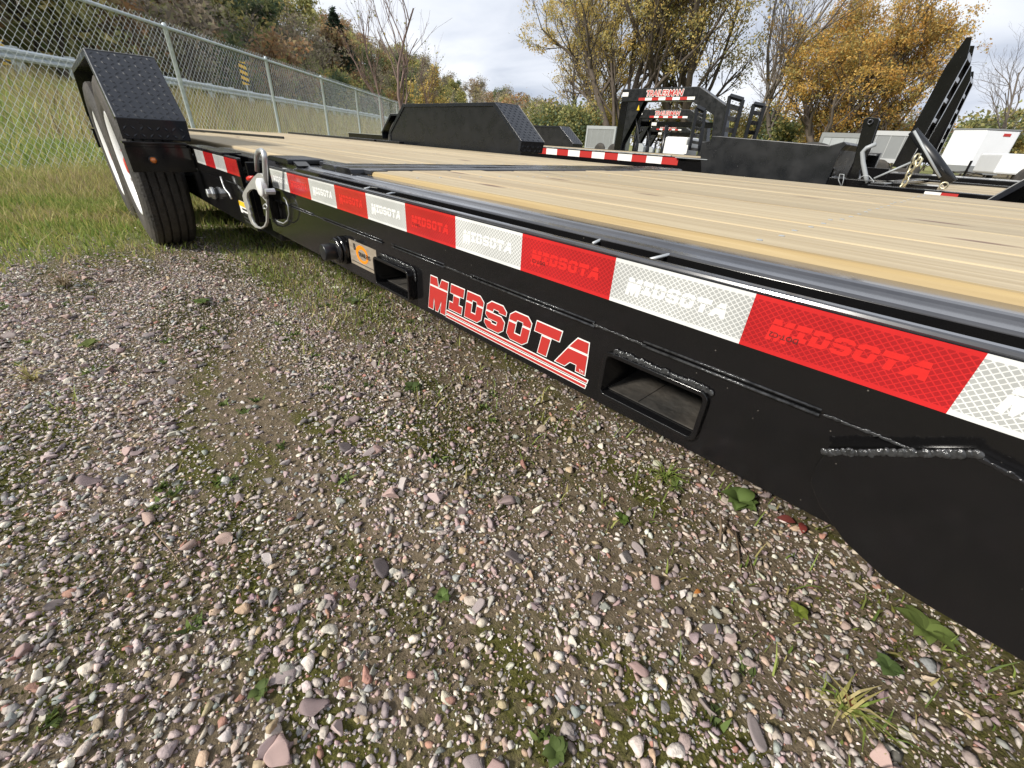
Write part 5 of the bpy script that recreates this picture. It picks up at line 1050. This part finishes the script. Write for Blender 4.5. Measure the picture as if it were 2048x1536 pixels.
# ------------------------------------------------------------------ single weeds, tufts, twigs, fallen leaves
def rosette(px, py, rad, nleaf, label, col=(0.10, 0.16, 0.035), lift=0.5, round_=0.8, stem=0.0, seed=0):
    rg = random.Random(seed+int(px)); c = at(px, py, z=0.004); T = thing('weed_plant', tuple(c), label, 'weed')
    for i in range(nleaf):
        a = 2.399*i+rg.uniform(-0.3, 0.3); ln = rad*rg.uniform(0.65, 1.1); d = np.array([math.cos(a), math.sin(a), 0]); s_ = np.array([-d[1], d[0], 0]); vs = []; rows = 6
        lf = lift*rg.uniform(0.5, 1.3); st_ = stem*rg.uniform(0.6, 1.2)
        for k_ in range(rows+1):
            f_ = k_/rows; wv = math.sin(math.pi*min(1, 0.08+0.92*f_)**0.8)*round_*ln*0.5*(0.18 if f_ < 0.12 else 1); ctr = c+d*ln*f_+np.array([0, 0, st_+ln*(lf*f_-0.75*lf*f_*f_)+0.002])
            vs += [ctr-s_*wv+np.array([0, 0, wv*0.25]), ctr, ctr+s_*wv+np.array([0, 0, wv*0.25])]
        fs = [(3*k_+j, 3*k_+j+1, 3*k_+j+4, 3*k_+j+3) for k_ in range(rows) for j in range(2)]
        me = bpy.data.meshes.new('leaf'); me.from_pydata([tuple(v) for v in vs], [], fs); g_ = rg.uniform(0.8, 1.25)
        at_ = me.color_attributes.new('Col', 'FLOAT_COLOR', 'POINT')
        for j, dd in enumerate(at_.data): dd.color = (*(col[q]*g_*(1.25 if j % 3 == 1 else 1.0) for q in range(3)), 1)
        me.update(); link_mesh('leaf', me, LEAF, T, smooth=True)
    if stem:
        mb = MB(); mb.tube([c, c+np.array([0, 0, stem])], 0.0012, 5); obj('stem', mb, TWIGM, T)
    return T
rosette(1478, 1005, 0.040, 15, 'broad-leaved green rosette at the trailer edge below the fork pocket', (0.12, 0.175, 0.05), lift=0.8)
rosette(1850, 1262, 0.040, 11, 'light green lobed weed under the gusset plate', (0.16, 0.21, 0.06), 0.55, 0.6)
rosette(1768, 1345, 0.020, 6, 'small clover sprig on bare soil near the lobed weed', (0.10, 0.15, 0.05), 0.6, 0.9, 0.012)
rosette(1590, 1232, 0.016, 6, 'tiny yellow-green clover among pale stones', (0.18, 0.22, 0.04), 0.8, 0.9, 0.008)
rosette(822, 778, 0.030, 12, 'dusty green weed below the red logo decal', (0.10, 0.14, 0.05), 0.7)
rosette(884, 1196, 0.015, 9, 'small green weed beside a pink stone', (0.12, 0.18, 0.05), 0.9)
rosette(705, 605, 0.035, 9, 'grey-green weed in front of the dealer sticker', (0.13, 0.17, 0.08), 0.7)
rosette(520, 1382, 0.013, 9, 'bright little weed on open gravel', (0.11, 0.15, 0.045), 0.6)
rosette(1112, 1505, 0.017, 12, 'mustard green seedling cluster on dark moss', (0.10, 0.14, 0.04), 0.6)
rosette(405, 605, 0.035, 14, 'low green weed clump on the gravel near the tyre', (0.11, 0.16, 0.045), 0.6)
rosette(180, 690, 0.03, 14, 'pale green weed clump on gravel beside the lawn', (0.15, 0.18, 0.05), 0.6)
rosette(1245, 1040, 0.018, 6, 'tiny green sprig on fine gravel', (0.12, 0.18, 0.04), 0.9)
rosette(1345, 975, 0.028, 7, 'thin-leaved sprig by the lower frame edge', (0.13, 0.17, 0.05), 1.2, 0.25)
def tuft(px, py, n_, ln, label, cols, seed=1):
    rg = random.Random(seed); c = at(px, py, z=0.002); T = thing('grass_tuft', tuple(c), label, 'grass'); mb = MB(); 
    for i in range(n_):
        a = rg.uniform(0, 6.28); d = np.array([math.cos(a), math.sin(a), 0]); L_ = ln*rg.uniform(0.5, 1.15); s_ = np.array([-d[1], d[0], 0])*0.0016; hh = rg.uniform(0.5, 1.2); b0 = c+np.array([rg.gauss(0, .006), rg.gauss(0, .006), 0])
        p1 = b0+d*L_*0.3+np.array([0, 0, L_*0.45*hh]); p2 = b0+d*L_*0.9+np.array([0, 0, L_*0.5*hh]); mb.add([b0-s_, b0+s_, p1-s_, p1+s_, p2], [(0, 1, 3, 2), (2, 3, 4)])
    me = bpy.data.meshes.new('blades'); me.from_pydata(mb.v, [], mb.f); ca = me.color_attributes.new('Col', 'FLOAT_COLOR', 'POINT'); cl = [rg.choice(cols) for _ in range(n_)]
    for j, dd in enumerate(ca.data): dd.color = (*cl[j//5], 1)
    me.update(); link_mesh('blades', me, GRASS, T)
tuft(1330, 960, 34, 0.055, 'fine green grass tuft at the frame edge beside red leaves', GG)
tuft(1690, 1420, 26, 0.06, 'yellow-green grass tuft sprawling over stones', GY+GG[:2], 2)
tuft(600, 460, 40, 0.10, 'wispy grass tuft growing under the latch handle', GG+GY, 3)
tuft(300, 455, 60, 0.22, 'tall yellowing grass tuft against the tyre', GY+GG[1:3], 4)
tuft(225, 430, 50, 0.18, 'tall pale grass tuft in front of the white rim', GY, 5)
tuft(130, 570, 40, 0.10, 'brown dry grass tuft at the edge of the gravel', GD, 6)
tuft(490, 490, 40, 0.09, 'weedy green tuft in the shade under the tail beam', GG, 7)
tuft(60, 760, 30, 0.07, 'straw-coloured tuft on open gravel', GY+GD, 8)
def twig(pts, r, label):
    mb = MB(); mb.tube([at(a, b, z=h) for a, b, h in pts], [r*(1-0.15*i) for i in range(len(pts))], 5); tag(obj('twig', mb, TWIGM, None, smooth=True), label, 'twig')
twig([(1471, 1062, .012), (1476, 1095, .01), (1479, 1125, .008), (1482, 1148, .006)], 0.0022, 'straight brown twig below the broad-leaved rosette')
twig([(1440, 1030, .03), (1442, 1055, .02), (1440, 1085, .006)], 0.003, 'dark broken stem beside the broad-leaved rosette')
twig([(1452, 1050, .014), (1478, 1085, .01), (1500, 1120, .006), (1507, 1150, .004)], 0.001, 'thin curved straw by the brown twig')
twig([(308, 1060, .010), (345, 1105, .012), (385, 1165, .008)], 0.0014, 'yellow dry stem lying across coarse gravel')
twig([(640, 1335, .008), (662, 1326, .008)], 0.0016, 'short straw stub on gravel')
def fallen(px, py, ln, col, label, rot):
    c = at(px, py, z=0.008); d = np.array([math.cos(rot), math.sin(rot), 0.1]); s_ = np.array([-d[1], d[0], 0.15]); vs = []
    for k_ in range(6):
        f_ = k_/5; wv = math.sin(math.pi*(0.03+0.94*f_))*ln*0.3; q = c+d*ln*(f_-0.5)+np.array([0, 0, 0.004*math.sin(3*f_)]); vs += [q-s_*wv, q, q+s_*wv]
    me = bpy.data.meshes.new('fallen_leaf'); me.from_pydata([tuple(v) for v in vs], [], [(3*k_+j, 3*k_+j+1, 3*k_+j+4, 3*k_+j+3) for k_ in range(5) for j in range(2)])
    ca = me.color_attributes.new('Col', 'FLOAT_COLOR', 'POINT')
    for dd in ca.data: dd.color = (*col, 1)
    me.update(); tag(link_mesh('fallen_leaf', me, LEAF, None, smooth=True), label, 'leaf')
fallen(1604, 1056, 0.026, (0.28, 0.06, 0.05), 'dark red fallen leaf at the frame edge', 1.9)
fallen(1572, 1040, 0.030, (0.22, 0.06, 0.05), 'crumpled maroon fallen leaf beside the brighter red one', 0.3)
fallen(1700, 1405, 0.022, (0.30, 0.10, 0.06), 'small russet leaf by the sprawling tuft', 2.5)
fallen(1395, 1185, 0.012, (0.5, 0.2, 0.05), 'tiny orange leaf scrap on fine gravel', 1.0)
